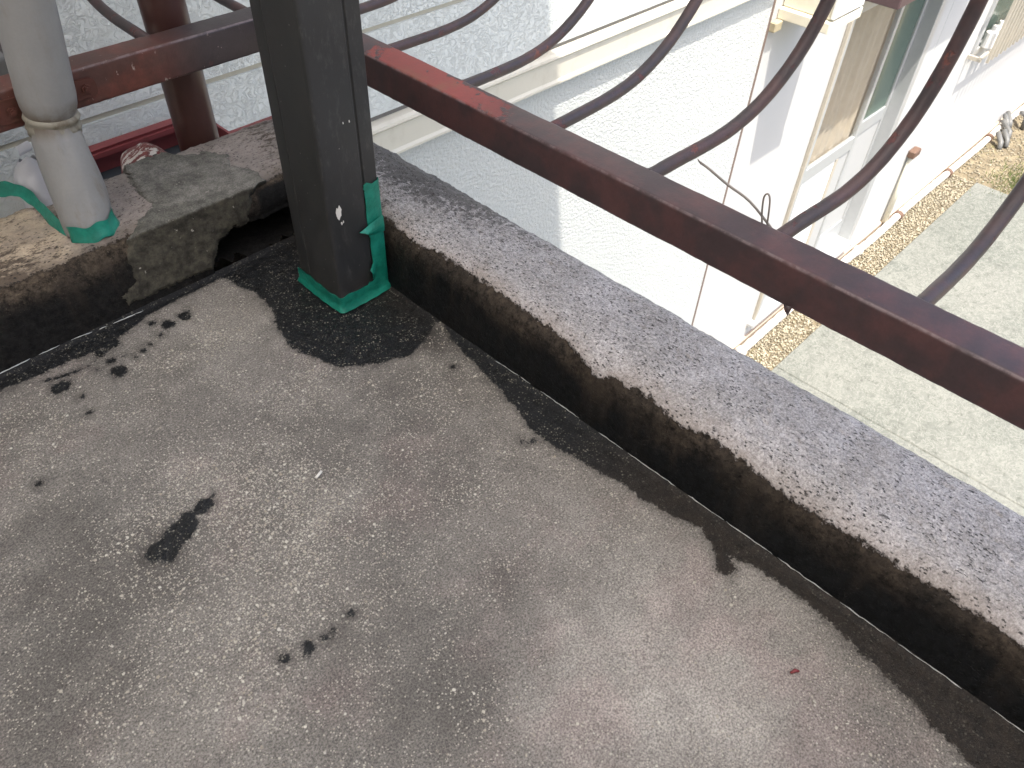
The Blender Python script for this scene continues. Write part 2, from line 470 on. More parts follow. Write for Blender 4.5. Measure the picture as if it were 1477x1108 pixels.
def m_rail(name, base, red, chip_from=None, chip_to=None, axis='y', scratch=0.0):
    M = Mat(name)
    g = M.t.nodes.new('ShaderNodeNewGeometry')
    P = M.sep(g.outputs['Position']); N = M.sep(g.outputs['Normal'])
    lo = M.noise(16, 4, 0.6); mid = M.noise(70, 6, 0.7); fine = M.noise(320, 4, 0.7)
    col = M.mix(M.ss(lo, 0.4, 0.65), base, tuple(c * f for c, f in zip(base, (1.7, 1.25, 1.15))))
    if axis == 'x': col = M.mix(M.ss(M.math('ADD', P[0], M.math('MULTIPLY', lo, 0.12)), 0.02, 0.13), col, (0.040, 0.029, 0.031))
    col = M.mul(col, M.val(mid, 0.6, 1.4)); col = M.mul(col, M.val(fine, 0.8, 1.2))
    # bare primer where the brown top coat has flaked
    a = M.noise(22, 6, 0.72, dist=0.4)
    if chip_from is not None:
        c = P[1] if axis == 'y' else P[0]
        run = M.math('ADD', c, M.math('MULTIPLY', M.math('SUBTRACT', M.noise(30, 7, 0.78, dist=0.3), 0.5), 0.26))
        m = M.math('MULTIPLY', M.ss(run, chip_from - 0.006, chip_from + 0.006), M.ss(run, chip_to + 0.006, chip_to - 0.006))
        m = M.math('MULTIPLY', m, M.ss(N[2], 0.5, 0.75))
        if axis == 'y':
            side = M.ss(M.math('ADD', P[0], M.math('MULTIPLY', M.math('SUBTRACT', a, 0.5), 0.045)), 0.2475, 0.2465)
            m = M.math('MULTIPLY', m, M.math('MAXIMUM', side, M.ss(P[1], 0.02, 0.022)))
        m = M.math('MULTIPLY', m, M.ss(M.noise(48, 5, 0.6, M.scaled((1, 1, 1), (2, 2, 2))), 0.34, 0.37))
        extra = M.math('MULTIPLY', M.ss(M.noise(34, 6, 0.75, M.scaled((1, 1, 1), (8, 3, 5))), 0.64, 0.70), 0.45)
        m = M.math('MAXIMUM', m, M.math('MULTIPLY', extra, M.ss(N[2], 0.5, 0.75, 0.35, 0.9)))
    else:
        m = M.ss(M.noise(26, 6, 0.7, M.scaled((1, 1, 1), (1, 4, 2))), 0.58, 0.62)
    fade = M.ss(c, chip_from - 0.03, chip_from + 0.09, 0.55, 1.0) if chip_from is not None else 0.9
    col = M.mix(M.math('MULTIPLY', m, fade), col, M.mix(M.ss(lo, 0.5, 0.7), M.mul(red, M.val(mid, 0.65, 1.3)), (0.22, 0.075, 0.05)))
    rust = M.ss(M.noise(38, 6, 0.75, M.scaled((1, 1, 1), (11, 5, 2))), 0.60, 0.72)
    col = M.mix(M.math('MULTIPLY', rust, 0.6), col, (0.075, 0.040, 0.028))
    if scratch > 0:
        sc_ = M.ss(M.noise(110, 4, 0.7, M.scaled((1, 1, 0.45), (3, 9, 4))), 0.655, 0.71)
        col = M.mix(M.math('MULTIPLY', sc_, scratch), col, (0.40, 0.33, 0.29))
    worn = M.math('MULTIPLY', M.math('MULTIPLY', M.ss(N[2], 0.25, 0.55), M.ss(N[2], 0.97, 0.85)), M.ss(M.noise(55, 5, 0.7, M.scaled((1, 1, 1), (6, 6, 1))), 0.38, 0.6))  # edge highlight painted in as a paler worn band on the rounded edges
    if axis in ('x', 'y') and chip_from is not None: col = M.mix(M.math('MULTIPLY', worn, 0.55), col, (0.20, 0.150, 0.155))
    h = M.math('ADD', M.math('MULTIPLY', m, -0.8), M.math('ADD', M.math('MULTIPLY', mid, 0.5), M.math('MULTIPLY', fine, 0.2)))
    M.set(Base_Color=col, Roughness=M.math('ADD', M.val(mid, 0.33, 0.55), M.math('MULTIPLY', m, 0.15)), Normal=M.bump(h, 0.0012, 0.6))
    return M.m

def m_plain(name, c, rough=0.5, metal=0.0, var=0.25, sc=40, bump=0.0, bsc=200, spec=0.5, dirt=None, dirt_amt=0.5, dirt_sc=18):
    M = Mat(name)
    n = M.noise(sc, 5, 0.65)
    col = M.mul(c, M.val(n, 1 - var, 1 + var))
    if dirt:
        col = M.mix(M.math('MULTIPLY', M.ss(M.noise(dirt_sc, 6, 0.72, M.scaled((1, 1, 0.6), (4, 1, 7))), 0.50, 0.68), dirt_amt), col, dirt)
    M.set(Base_Color=col, Roughness=M.val(n, rough * 0.85, min(1, rough * 1.15)), Metallic=metal)
    M.b.inputs['Specular IOR Level'].default_value = spec
    if bump: M.set(Normal=M.bump(M.noise(bsc, 5, 0.6), bump, 0.8))
    return M.m

def m_post():
    M = Mat('charcoal_anodised_aluminium')
    n = M.noise(30, 5, 0.65); f = M.noise(420, 3, 0.6)
    dust = M.math('MULTIPLY', M.ss(M.noise(110, 6, 0.8, M.scaled((1, 1, 0.35))), 0.52, 0.70), 0.42)
    col = M.mul((0.023, 0.0235, 0.0245), M.val(n, 0.75, 1.3))
    col = M.mix(dust, col, (0.10, 0.098, 0.09))
    fleck = M.ss(M.voro(120), 0.12, 0.07); on = M.ss(M.chan(M.voro(120, out='Color'), 0), 0.955, 0.965)
    col = M.mix(M.math('MULTIPLY', M.math('MULTIPLY', fleck, on), 0.6), col, (0.3, 0.29, 0.27))
    foot = M.ss(M.math('ADD', M.sep(M.co)[2], M.math('MULTIPLY', n, 0.05)), 0.10, 0.02)
    col = M.mix(M.math('MULTIPLY', foot, 0.35), col, (0.055, 0.046, 0.038))
    M.set(Base_Color=col, Roughness=M.math('ADD', M.val(n, 0.40, 0.58), M.math('MULTIPLY', dust, 0.5)), Normal=M.bump(f, 0.0003, 0.4))
    return M.m

def m_tape():
    M = Mat('green_masking_tape')
    n = M.noise(45, 5, 0.6); f = M.noise(190, 4, 0.6, M.scaled((1, 1, 3)))
    col = M.mix(M.ss(n, 0.35, 0.7), (0.003, 0.140, 0.098), (0.012, 0.225, 0.162))
    M.set(Base_Color=col, Roughness=0.42, Normal=M.bump(M.math('ADD', n, M.math('MULTIPLY', f, 0.4)), 0.0018, 0.7))
    return M.m

def m_siding(coarse):
    M = Mat('embossed_white_siding' if coarse else 'white_spray_stucco')
    if coarse:
        wv = M.noise(55, 3, 0.6, dist=1.0)
        v = M.voro(40, 'DISTANCE_TO_EDGE', M.scaled((1, 1, 1)))
        ridges = M.math('ABSOLUTE', M.math('SUBTRACT', M.noise(48, 3, 0.6, M.scaled((1, 1, 1), (4, 2, 9)), 1.6), 0.5))
        h = M.math('ADD', M.math('MULTIPLY', M.ss(ridges, 0.05, 0.0), 0.7), M.math('ADD', M.math('MULTIPLY', wv, 0.8), M.math('MULTIPLY', M.noise(150, 3, 0.6), 0.25)))
        d, s = 0.0035, 0.75
        c0, c1 = (0.64, 0.675, 0.66), (0.69, 0.72, 0.70)
    else:
        h = M.math('ADD', M.math('MULTIPLY', M.ss(M.noise(85, 4, 0.6), 0.35, 0.65), 0.7), M.math('MULTIPLY', M.noise(200, 4, 0.7), 0.5))
        d, s = 0.0042, 0.8
        c0, c1 = (0.52, 0.54, 0.525), (0.575, 0.59, 0.57)
    col = M.mix(M.noise(3, 4, 0.6), c0, c1)
    col = M.mul(col, M.val(M.noise(60, 5, 0.7), 0.93, 1.05))
    M.set(Base_Color=col, Roughness=0.75, Normal=M.bump(h, d, s))
    M.b.inputs['Specular IOR Level'].default_value = 0.25
    return M.m

def m_smoothwall():
    M = Mat('smooth_white_render')
    col = M.mul((0.50, 0.495, 0.48), M.val(M.noise(4, 5, 0.6), 0.95, 1.03))
    z = M.sep(M.co)[2]
    streak = M.math('MULTIPLY', M.ss(M.noise(9, 6, 0.7, M.scaled((3, 1, 0.25))), 0.58, 0.75), 0.16)
    col = M.mix(streak, col, (0.42, 0.38, 0.31))
    M.set(Base_Color=col, Roughness=0.8, Normal=M.bump(M.noise(220, 4, 0.6), 0.0012, 0.5))
    return M.m

def m_slab():
    M = Mat('pale_grey_green_concrete')
    lo = M.noise(1.6, 5, 0.6); mid = M.noise(11, 6, 0.72, dist=0.6); fine = M.noise(70, 5, 0.75)
    col = M.mix(M.ss(lo, 0.35, 0.65), (0.105, 0.112, 0.098), (0.140, 0.144, 0.128))
    col = M.mul(col, M.val(mid, 0.66, 1.34)); col = M.mul(col, M.val(fine, 0.65, 1.35))
    r = M.math('ABSOLUTE', M.math('SUBTRACT', M.noise(14, 5, 0.7, M.scaled((1, 1, 1), (3, 3, 0)), 1.5), 0.5))
    r2 = M.math('ABSOLUTE', M.math('SUBTRACT', M.noise(6, 5, 0.65, M.scaled((1, 2.2, 1), (7, 1, 0), (0, 0, 0.7)), 1.0), 0.5))
    col = M.mix(M.ss(r, 0.04, 0.0, 0, 0.8), col, (0.215, 0.22, 0.195))
    col = M.mix(M.ss(r2, 0.02, 0.0, 0, 0.5), col, (0.215, 0.218, 0.192))
    col = M.mix(M.ss(M.noise(22, 5, 0.75, M.scaled((1, 1, 1), (1, 9, 3))), 0.54, 0.68, 0, 0.75), col, (0.07, 0.075, 0.063))
    M.set(Base_Color=col, Roughness=0.9, Normal=M.bump(fine, 0.004, 0.6))
    return M.m

def m_soil():
    M = Mat('pale_dry_soil')
    col = M.mix(M.ss(M.noise(9, 5, 0.65), 0.36, 0.64), (0.14, 0.112, 0.070), (0.23, 0.19, 0.122))
    col = M.mul(col, M.val(M.noise(90, 5, 0.75), 0.5, 1.5))
    gr = M.ss(M.noise(5, 5, 0.7, M.scaled((1, 1, 1), (4, 4, 4))), 0.56, 0.68)
    col = M.mix(M.math('MULTIPLY', gr, 0.6), col, (0.12, 0.125, 0.04))
    M.set(Base_Color=col, Roughness=0.95, Normal=M.bump(M.noise(80, 5, 0.7), 0.01, 0.8))
    return M.m

def m_pebble():
    M = Mat('tan_pebbles')
    g = M.t.nodes.new('ShaderNodeNewGeometry').outputs['Random Per Island']
    col = M.mix(g, (0.14, 0.118, 0.080), (0.42, 0.375, 0.275))
    M.set(Base_Color=col, Roughness=0.85)
    return M.m

def m_glass(name, tint, gloss=0.12, alpha=0.0, body=(0.1, 0.1, 0.1)):
    """thin pane: a mix of clear film, pale body and mirror"""
    M = Mat(name); t = M.t
    tr = t.nodes.new('ShaderNodeBsdfTransparent'); tr.inputs[0].default_value = (*tint, 1)
    df = M.b; M.set(Base_Color=body, Roughness=0.25)
    gl = t.nodes.new('ShaderNodeBsdfGlossy'); gl.inputs['Roughness'].default_value = 0.04
    m1 = t.nodes.new('ShaderNodeMixShader'); m1.inputs[0].default_value = alpha
    t.links.new(tr.outputs[0], m1.inputs[1]); t.links.new(df.outputs[0], m1.inputs[2])
    m2 = t.nodes.new('ShaderNodeMixShader'); m2.inputs[0].default_value = gloss
    t.links.new(m1.outputs[0], m2.inputs[1]); t.links.new(gl.outputs[0], m2.inputs[2])
    t.links.new(m2.outputs[0], M.out.inputs[0])
    return M.m

def m_peel():
    M = Mat('red_paint_peeling_to_white')
    n = M.noise(60, 6, 0.75, M.scaled((0.6, 1.4, 1.0), rot=(0, 0, 0.5)))
    k = M.ss(M.math('ADD', n, M.math('MULTIPLY', M.math('ADD', M.sep(M.co)[0], -0.01), -1.2)), 0.545, 0.575)
    top = M.ss(M.sep(M.normal())[2], 0.25, 0.7)
    k = M.math('MULTIPLY', k, top)
    col = M.mix(k, M.mul((0.17, 0.042, 0.038), M.val(M.noise(40, 5, 0.6), 0.7, 1.3)), (0.62, 0.58, 0.54))
    M.set(Base_Color=col, Roughness=0.55, Normal=M.bump(M.math('MULTIPLY', k, -1.0), 0.002, 0.8))
    return M.m

def m_downpipe(stain=0.5):
    M = Mat('grey_pvc_wrap' if stain > 0.4 else 'grey_pvc')
    n = M.noise(24, 5, 0.65); f = M.noise(260, 4, 0.7)
    col = M.mul((0.245, 0.245, 0.243), M.val(n, 0.84, 1.14)); col = M.mul(col, M.val(f, 0.92, 1.08))
    col = M.mix(M.math('MULTIPLY', M.ss(M.noise(20, 6, 0.72, M.scaled((1.6, 1.6, 0.35), (1, 3, 1))), 0.52, 0.72), stain), col, (0.17, 0.135, 0.10))
    col = M.mix(M.math('MULTIPLY', M.attr('grime'), M.ss(n, 0.3, 0.6)), col, (0.10, 0.072, 0.045))
    M.set(Base_Color=col, Roughness=M.val(n, 0.38, 0.6), Normal=M.bump(M.noise(55, 4, 0.6, M.scaled((1, 1, 0.35))), 0.002, 0.5))
    return M.m

X = {}
X['floor'] = m_floor(); X['curbR'] = m_curb(False); X['curbL'] = m_curb(True); X['patch'] = m_patch()
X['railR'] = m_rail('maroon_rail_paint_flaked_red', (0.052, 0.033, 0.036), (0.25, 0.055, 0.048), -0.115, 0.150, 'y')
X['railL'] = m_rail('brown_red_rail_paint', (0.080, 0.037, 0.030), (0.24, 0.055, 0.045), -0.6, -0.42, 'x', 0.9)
X['bar'] = m_rail('maroon_bar_paint', (0.046, 0.034, 0.037), (0.10, 0.036, 0.037))
X['bracket'] = m_plain('rusted_red_plate', (0.085, 0.026, 0.018), 0.6, dirt=(0.05, 0.022, 0.012), dirt_amt=0.8, var=0.4, bump=0.0008)
X['post'] = m_post(); X['tape'] = m_tape()
X['pvc'] = m_downpipe(0.3); X['wrap'] = m_downpipe(0.55)
X['clamp'] = m_plain('grimy_grey_clamp', (0.23, 0.215, 0.175), 0.5, dirt=(0.10, 0.075, 0.045), dirt_amt=0.75, dirt_sc=35)
X['lilac'] = m_plain('pale_grey_plastic', (0.47, 0.47, 0.50), 0.4, var=0.12, dirt=(0.3, 0.27, 0.22), dirt_amt=0.25)
X['brownpipe'] = m_plain('maroon_steel_pipe', (0.060, 0.026, 0.022), 0.34, var=0.2, sc=20, bump=0.0002, dirt=(0.09, 0.05, 0.035), dirt_amt=0.5)
X['gutter'] = m_plain('dark_red_sheet_metal', (0.21, 0.048, 0.050), 0.5, var=0.15, dirt=(0.10, 0.035, 0.03), dirt_amt=0.4)
X['gutterin'] = m_plain('slate_gutter_floor', (0.035, 0.042, 0.048), 0.6)
X['peel'] = m_peel()
X['siding'] = m_siding(True); X['stucco'] = m_siding(False); X['render'] = m_smoothwall()
X['flash'] = m_plain('cream_flashing', (0.57, 0.545, 0.465), 0.45, var=0.06, sc=8, dirt=(0.45, 0.41, 0.33), dirt_amt=0.35)
X['gap'] = m_plain('dark_shadow_gap', (0.17, 0.16, 0.145), 0.8)  # shade of the gap above the flashing, put into a darker colour
X['groove'] = m_plain('beige_joint', (0.50, 0.47, 0.38), 0.7, var=0.1)
X['trim'] = m_plain('brown_corner_sealant', (0.15, 0.105, 0.085), 0.7, var=0.2)
X['alu'] = m_plain('silver_aluminium', (0.46, 0.47, 0.47), 0.38, metal=0.35, var=0.08)
X['alub'] = m_plain('beige_aluminium', (0.42, 0.385, 0.32), 0.5, var=0.12)
X['track'] = m_plain('dark_track', (0.09, 0.08, 0.07), 0.6)
X['greypanel'] = m_plain('grey_door_panel', (0.42, 0.42, 0.41), 0.5, var=0.05)
X['whitepanel'] = m_plain('white_door_panel', (0.74, 0.73, 0.70), 0.5, var=0.05)
X['curtain'] = m_plain('brown_grey_curtain', (0.44, 0.37, 0.295), 0.9, var=0.15, sc=15)
X['glass'] = m_glass('clear_pane', (0.97, 0.975, 0.965), 0.06)
X['frost'] = m_glass('green_frosted_pane', (0.62, 0.74, 0.66), 0.08, 0.8, (0.10, 0.155, 0.125))
X['inside'] = m_plain('dim_room', (0.12, 0.115, 0.10), 0.9)
X['cream'] = m_plain('cream_box_paint', (0.66, 0.62, 0.50), 0.5, var=0.06)
X['creamdirt'] = m_plain('cream_box_underside', (0.38, 0.33, 0.22), 0.7, var=0.3)
X['awning'] = m_plain('dark_maroon_awning', (0.075, 0.045, 0.048), 0.5, var=0.15)
X['slab'] = m_slab(); X['soil'] = m_soil(); X['pebble'] = m_pebble()
X['ground'] = m_plain('grey_yard_earth', (0.22, 0.20, 0.16), 0.95, var=0.3, sc=6)
X['lag'] = m_plain('white_pipe_lagging', (0.62, 0.58, 0.52), 0.7, var=0.25, sc=30, bump=0.01, bsc=30, dirt=(0.32, 0.24, 0.17), dirt_amt=0.5)
X['base'] = m_plain('pinkish_wall_base', (0.42, 0.345, 0.28), 0.8, var=0.15)
X['thin'] = m_plain('cream_conduit', (0.62, 0.59, 0.48), 0.5, var=0.1)
X['brown'] = m_plain('brown_cap', (0.13, 0.075, 0.05), 0.6)
X['greyfit'] = m_plain('grey_fittings', (0.13, 0.13, 0.125), 0.5, var=0.3)
X['housew'] = m_plain('own_house_stucco', (0.50, 0.48, 0.44), 0.85, var=0.08, sc=6)
X['roofm'] = m_plain('pale_grey_roof_deck', (0.42, 0.42, 0.42), 0.7, var=0.08)
X['white'] = m_plain('chalk_white', (0.66, 0.64, 0.60), 0.7, var=0.15)
X['bead'] = m_plain('pale_sealant_edge', (0.46, 0.48, 0.48), 0.4, var=0.6, sc=120)
X['wire'] = m_plain('dull_steel_wire', (0.24, 0.21, 0.19), 0.5, var=0.3)
X['red'] = m_plain('red_chip', (0.16, 0.02, 0.025), 0.5)
X['grass'] = m_plain('short_grass', (0.10, 0.135, 0.035), 0.8, var=0.3)

def m_poly():
    M = Mat('translucent_smoked_polycarbonate'); t = M.t
    tl = t.nodes.new('ShaderNodeBsdfTranslucent'); tl.inputs[0].default_value = (0.72, 0.70, 0.67, 1)
    M.set(Base_Color=(0.35, 0.35, 0.35), Roughness=0.3)
    mx = t.nodes.new('ShaderNodeMixShader'); mx.inputs[0].default_value = 0.8
    t.links.new(M.b.outputs[0], mx.inputs[1]); t.links.new(tl.outputs[0], mx.inputs[2]); t.links.new(mx.outputs[0], M.out.inputs[0])
    return M.m
X['poly'] = m_poly()

# ================================================================== TERRACE FLOOR
BAND_R = [(0.0787, -0.0817), (0.0934, -0.1298), (0.0764, -0.1794), (0.0676, -0.2335), (0.0592, -0.2848), (0.0478, -0.3303), (0.0335, -0.3704), (0.0344, -0.4141), (0.0429, -0.4555), (0.0447, -0.4895), (0.0508, -0.519), (0.0512, -0.5576), (0.0559, -0.5917), (0.0678, -0.6249), (0.0548, -0.654), (0.0295, -0.6758), (0.0328, -0.6881), (0.0477, -0.6899), (0.0585, -0.6713), (0.0676, -0.7134), (0.0684, -0.7588), (0.0652, -0.8042), (0.0578, -0.8373), (0.0537, -0.8555), (0.0497, -0.8733), (0.0449, -0.895), (0.0437, -0.9144), (0.0331, -0.9338), (0.0312, -0.9561), (0.0269, -0.9753), (0.0252, -1.0274), (0.02, -1.3), (0.03, -3.2), (0.2, -3.2), (0.2, 0.1)]
PUDDLE = [(-0.0869, 0.2285), (-0.0826, 0.204), (-0.0711, 0.1312), (-0.0755, 0.0763), (-0.0949, 0.0381), (-0.1023, -0.0088), (-0.0935, -0.0486), (-0.0777, -0.0943), (-0.037, -0.1231), (0.0091, -0.1467), (0.0529, -0.1355), (0.0911, -0.1164), (0.13, -0.09), (0.2, 0.1), (0.2, 0.4), (-0.087, 0.4)]
BAND_L = [(-0.0736, 0.2083), (-0.1142, 0.2038), (-0.162, 0.2052), (-0.2175, 0.1995), (-0.2774, 0.1796), (-0.3305, 0.1782), (-0.3478, 0.1847), (-0.3879, 0.1836), (-0.4427, 0.1887), (-0.5255, 0.195), (-2.6, 0.19), (-2.6, 0.4), (-0.07, 0.4)]
BIG = [(-0.4338, -0.1934), (-0.4213, -0.186), (-0.4133, -0.1872), (-0.3843, -0.1746), (-0.3721, -0.1724), (-0.3592, -0.1707), (-0.3421, -0.1656), (-0.3303, -0.1697), (-0.3341, -0.1808), (-0.3477, -0.1863), (-0.3585, -0.1857), (-0.3707, -0.2018), (-0.3904, -0.2097), (-0.4005, -0.2197), (-0.4173, -0.2187), (-0.4285, -0.2077)]
DROPS = [(-0.1789, 0.1606, 0.0084), (-0.2068, 0.1602, 0.0072), (-0.2247, 0.1795, 0.0052), (-0.2268, 0.1463, 0.0041), (-0.2483, 0.137, 0.003), (-0.2622, 0.1314, 0.004), (-0.2772, 0.1272, 0.003), (-0.2882, 0.1751, 0.009), (-0.3094, 0.1683, 0.0049), (-0.3071, 0.1158, 0.0107), (-0.3034, 0.1421, 0.0059), (-0.2886, 0.1402, 0.003), (-0.3267, 0.1366, 0.0029), (-0.378, 0.1396, 0.0113), (-0.366, 0.1018, 0.0028), (-0.3722, 0.0679, 0.0037), (0.0115, -0.3784, 0.0047), (0.0218, -0.3866, 0.0037), (0.042, -0.209, 0.0051), (-0.3055, -0.418, 0.003), (-0.3319, -0.4232, 0.0037), (-0.3441, -0.4224, 0.003), (-0.3627, -0.4195, 0.0066), (-0.3876, -0.4112, 0.0058), (-0.4702, -0.0031, 0.0034)]
CRACK = [(-0.3904, 0.1666), (-0.3603, 0.1571), (-0.3367, 0.1541), (-0.3072, 0.1621), (-0.2903, 0.1708)]
TONE = [(-0.08, -0.80, 0.24, 0.32), (-0.5, -0.05, 0.22, -0.22), (0.03, -0.5, 0.10, 0.12), (0.085, -0.115, 0.042, -1.05), (0.06, -0.17, 0.04, -0.4), (-0.17, -0.535, 0.055, -0.5), (-0.073, -0.667, 0.07, 0.3), (-0.295, -0.536, 0.065, -0.35), (-0.204, -0.358, 0.05, -0.2), (-0.03, -0.529, 0.06, -0.1), (-0.072, -0.757, 0.089, 0.45), (-0.19, -0.711, 0.084, 0.4), (-0.456, -0.111, 0.098, -0.3), (-0.235, -0.001, 0.077, -0.15), (-0.16, -0.649, 0.059, 0.4), (-0.301, -0.161, 0.069, 0.25), (-0.214, -0.261, 0.061, 0.2), (-0.546, -0.254, 0.107, -0.15), (0.045, -0.271, 0.079, 0.1), (-0.069, -0.861, 0.042, -0.2), (0.013, -0.653, 0.066, 0.15)]  # the two broadest blobs paint the side-light gradient into the floor colour
SPECK = [(-0.301, -0.161, 0.078, 1), (-0.245, -0.26, 0.068, 1), (-0.377, -0.161, 0.05, 0.5), (-0.406, -0.29, 0.077, 0.5), (-0.303, -0.354, 0.071, 0.6), (-0.418, -0.392, 0.072, 0.5), (-0.139, -0.334, 0.07, 0.3), (-0.174, 0.103, 0.041, 0.9), (-0.256, 0.097, 0.03, 0.8), (-0.432, 0.08, 0.054, 0.6), (0.002, -0.23, 0.059, 0.6), (-0.076, -0.395, 0.053, 0.2), (-0.145, -0.088, 0.058, 0.6)]

gx = np.concatenate([np.linspace(-2.5, -0.8, 18)[:-1], np.arange(-0.8, 0.0975, 0.0032)])
gy = np.concatenate([np.linspace(-3.0, -1.15, 20)[:-1], np.arange(-1.15, 0.2245, 0.0032)])
GX, GY = np.meshgrid(gx, gy, indexing='ij')
pts = np.stack([GX.ravel(), GY.ravel()], 1)
p3 = np.column_stack([pts, np.zeros(len(pts))])
stain = np.minimum(poly_sdf(pts, BAND_R), poly_sdf(pts, PUDDLE))
stain = np.minimum(stain, poly_sdf(pts, BAND_L))
stain = np.minimum(stain, poly_sdf(pts, BIG) - 0.0005 + 0.009 * fbm(p3, 95, 3, 0.6) * (0.4 + 1.2 * sstep(pts[:, 0], -0.40, -0.34)))
for x, y, r in DROPS:
    stain = np.minimum(stain, np.hypot(pts[:, 0] - x, pts[:, 1] - y) * (1 + 0.25 * vnoise(p3 * 90)) - r - 0.0006)
stain = np.minimum(stain, line_dist(pts, CRACK) - 0.0012)
stain = np.clip(stain + 0.0035 * fbm(p3, 42, 4, 0.6) * sstep(np.abs(stain), 0.03, 0.0), -0.06, 0.06)
tone = np.zeros(len(pts)); speck = np.zeros(len(pts))
wp = p3 + 0.05 * np.stack([fbm(p3, 14), fbm(p3 + 9, 14), 0 * pts[:, 0]], 1)
for x, y, r, a in TONE:
    tone += a * np.exp(-((wp[:, 0] - x) ** 2 + (wp[:, 1] - y) ** 2) / (r * r))
for x, y, r, a in SPECK:
    speck += a * np.exp(-((wp[:, 0] - x) ** 2 + (wp[:, 1] - y) ** 2) / (r * r))
brown = sstep(pts[:, 1], -0.38, -0.6) * sstep(pts[:, 0], -0.02, 0.02) + 0.55 * sstep(pts[:, 0], 0.02, 0.08) * sstep(pts[:, 1], -0.2, 0.0)
brown = np.clip(brown, 0, 1)
fz = 0.0009 * fbm(p3, 9, 4) + 0.0006 * fbm(p3, 120, 2)
fz += 0.004 * sstep(pts[:, 0], 0.084, 0.097) + 0.004 * sstep(pts[:, 1], 0.209, 0.224)      # small cove against the curbs
floor = obj('terrace_floor', np.column_stack([pts, fz]), grid_faces(len(gx), len(gy))[:, ::-1], X['floor'], attrs=dict(stain=stain, tone=tone, speck=speck, brown=brown), kind='structure')
floor['label'] = 'worn dark grey terrace floor with wet black stains'

# ================================================================== PARAPET (two low concrete curbs meeting at the corner)
PROF = np.array([(0, 0), (.003, .02), (.008, .05), (.012, .078), (.020, .094), (.034, .103), (.06, .107), (.14, .106), (.165, .102), (.180, .090), (.187, .07), (.188, .03), (.188, -.15), (.188, -.4)])
def resample(prof, sx):
    P = prof * [sx, 1]
    # catmull-rom rounding, then even steps in arclength
    Q = []
    n = len(P)
    for i in range(n - 1):
        p0, p1, p2, p3_ = P[max(i - 1, 0)], P[i], P[i + 1], P[min(i + 2, n - 1)]
        for t in np.linspace(0, 1, 14)[:-1]:
            Q.append(0.5 * ((2 * p1) + (-p0 + p2) * t + (2 * p0 - 5 * p1 + 4 * p2 - p3_) * t * t + (-p0 + 3 * p1 - 3 * p2 + p3_) * t ** 3))
    Q.append(P[-1]); return np.array(Q)
Q = resample(PROF, 1.0)
L_ = np.concatenate([[0], np.cumsum(np.hypot(*np.diff(Q, axis=0).T))])
us = np.concatenate([np.arange(0, 0.335, 0.0022), np.linspace(0.335, L_[-1], 8)])
D = np.interp(us, L_, Q[:, 0]); Zp = np.interp(us, L_, Q[:, 1])
nu = len(us)
parapet = thing('parapet', 'low weathered concrete parapet running round the terrace corner', 'parapet', (0, 0, 0))

def curb_grid(left):
    if left:
        s = np.concatenate([np.linspace(-2.6, -0.75, 16)[:-1], np.arange(-0.75, 0.0961, 0.0024)])
    else:
        s = np.concatenate([np.linspace(-3.0, -1.15, 16)[:-1], np.arange(-1.15, 0.2225, 0.0024)])
    s0, s1 = s[0], s[-1]
    T = (s - s0) / (s1 - s0)
    if left:
        end = 0.094 + D
        A = s0 + (end[None, :] - s0) * T[:, None]
        B = np.repeat((0.22 + 1.25 * D)[None, :], len(s), 0)
        V = np.stack([A, B, np.repeat(Zp[None, :], len(s), 0)], -1)
    else:
        end = 0.22 + 1.25 * D
        A = s0 + (end[None, :] - s0) * T[:, None]
        B = np.repeat((0.094 + D)[None, :], len(s), 0)
        V = np.stack([B, A, np.repeat(Zp[None, :], len(s), 0)], -1)
    # normal of the profile
    dd = np.gradient(D) * (1.25 if left else 1); dz = np.gradient(Zp)
    ln = np.hypot(dd, dz) + 1e-9
    nd, nz = -dz / ln, dd / ln
    N = np.zeros_like(V)
    N[..., 1 if left else 0] = nd[None, :]; N[..., 2] = nz[None, :]
    return V.reshape(-1, 3), N.reshape(-1, 3), np.repeat(us[None, :], len(s), 0).ravel(), T

# --- right hand curb
RAG = np.array([(-3.0, 0.096), (-0.9521, 0.0953), (-0.8781, 0.0955), (-0.8281, 0.0918), (-0.7786, 0.0957), (-0.7322, 0.0894), (-0.6771, 0.0934), (-0.6406, 0.0926), (-0.5912, 0.1024), (-0.5477, 0.091), (-0.4953, 0.0991), (-0.4515, 0.0984), (-0.4187, 0.0841), (-0.355, 0.1008), (-0.3017, 0.1041), (-0.2537, 0.1061), (-0.1869, 0.1112), (-0.1008, 0.1082), (-0.0277, 0.1018), (0.0266, 0.11), (0.2, 0.12), (0.5, 0.12)])
V, N, U, T = curb_grid(False)
ub = np.interp(V[:, 1], RAG[:, 0], RAG[:, 1])
rag = 0.009 * fbm(V * [1, 1, 1], 55, 5, 0.75) + 0.006 * fbm(V, 140, 3, 0.7)
coat = U - ub + rag
near = sstep(V[:, 1], -0.30, 0.10)
soot = near * sstep(U, 0.13, 0.21) * 1.1 + 0.5 * near * sstep(U, 0.17, 0.12) - 0.35 * sstep(V[:, 1], -0.45, -0.9)
soot += 0.35 * sstep(U, 0.20, 0.245) * sstep(V[:, 1], -0.5, -0.2)
rough = sstep(coat, -0.004, 0.004)
disp = 0.0016 * sstep(coat, -0.0015, 0.0015) + rough * (0.0022 * fbm(V, 26, 4) + 0.0011 * fbm(V, 160, 3, 0.7))
disp += (1 - rough) * 0.0012 * fbm(V, 30, 3)
edge = np.exp(-((U - 0.262) / 0.022) ** 2)
disp += edge * (0.0035 * fbm(V, 60, 4, 0.65) * (0.5 + 0.9 * near) - 0.0015)
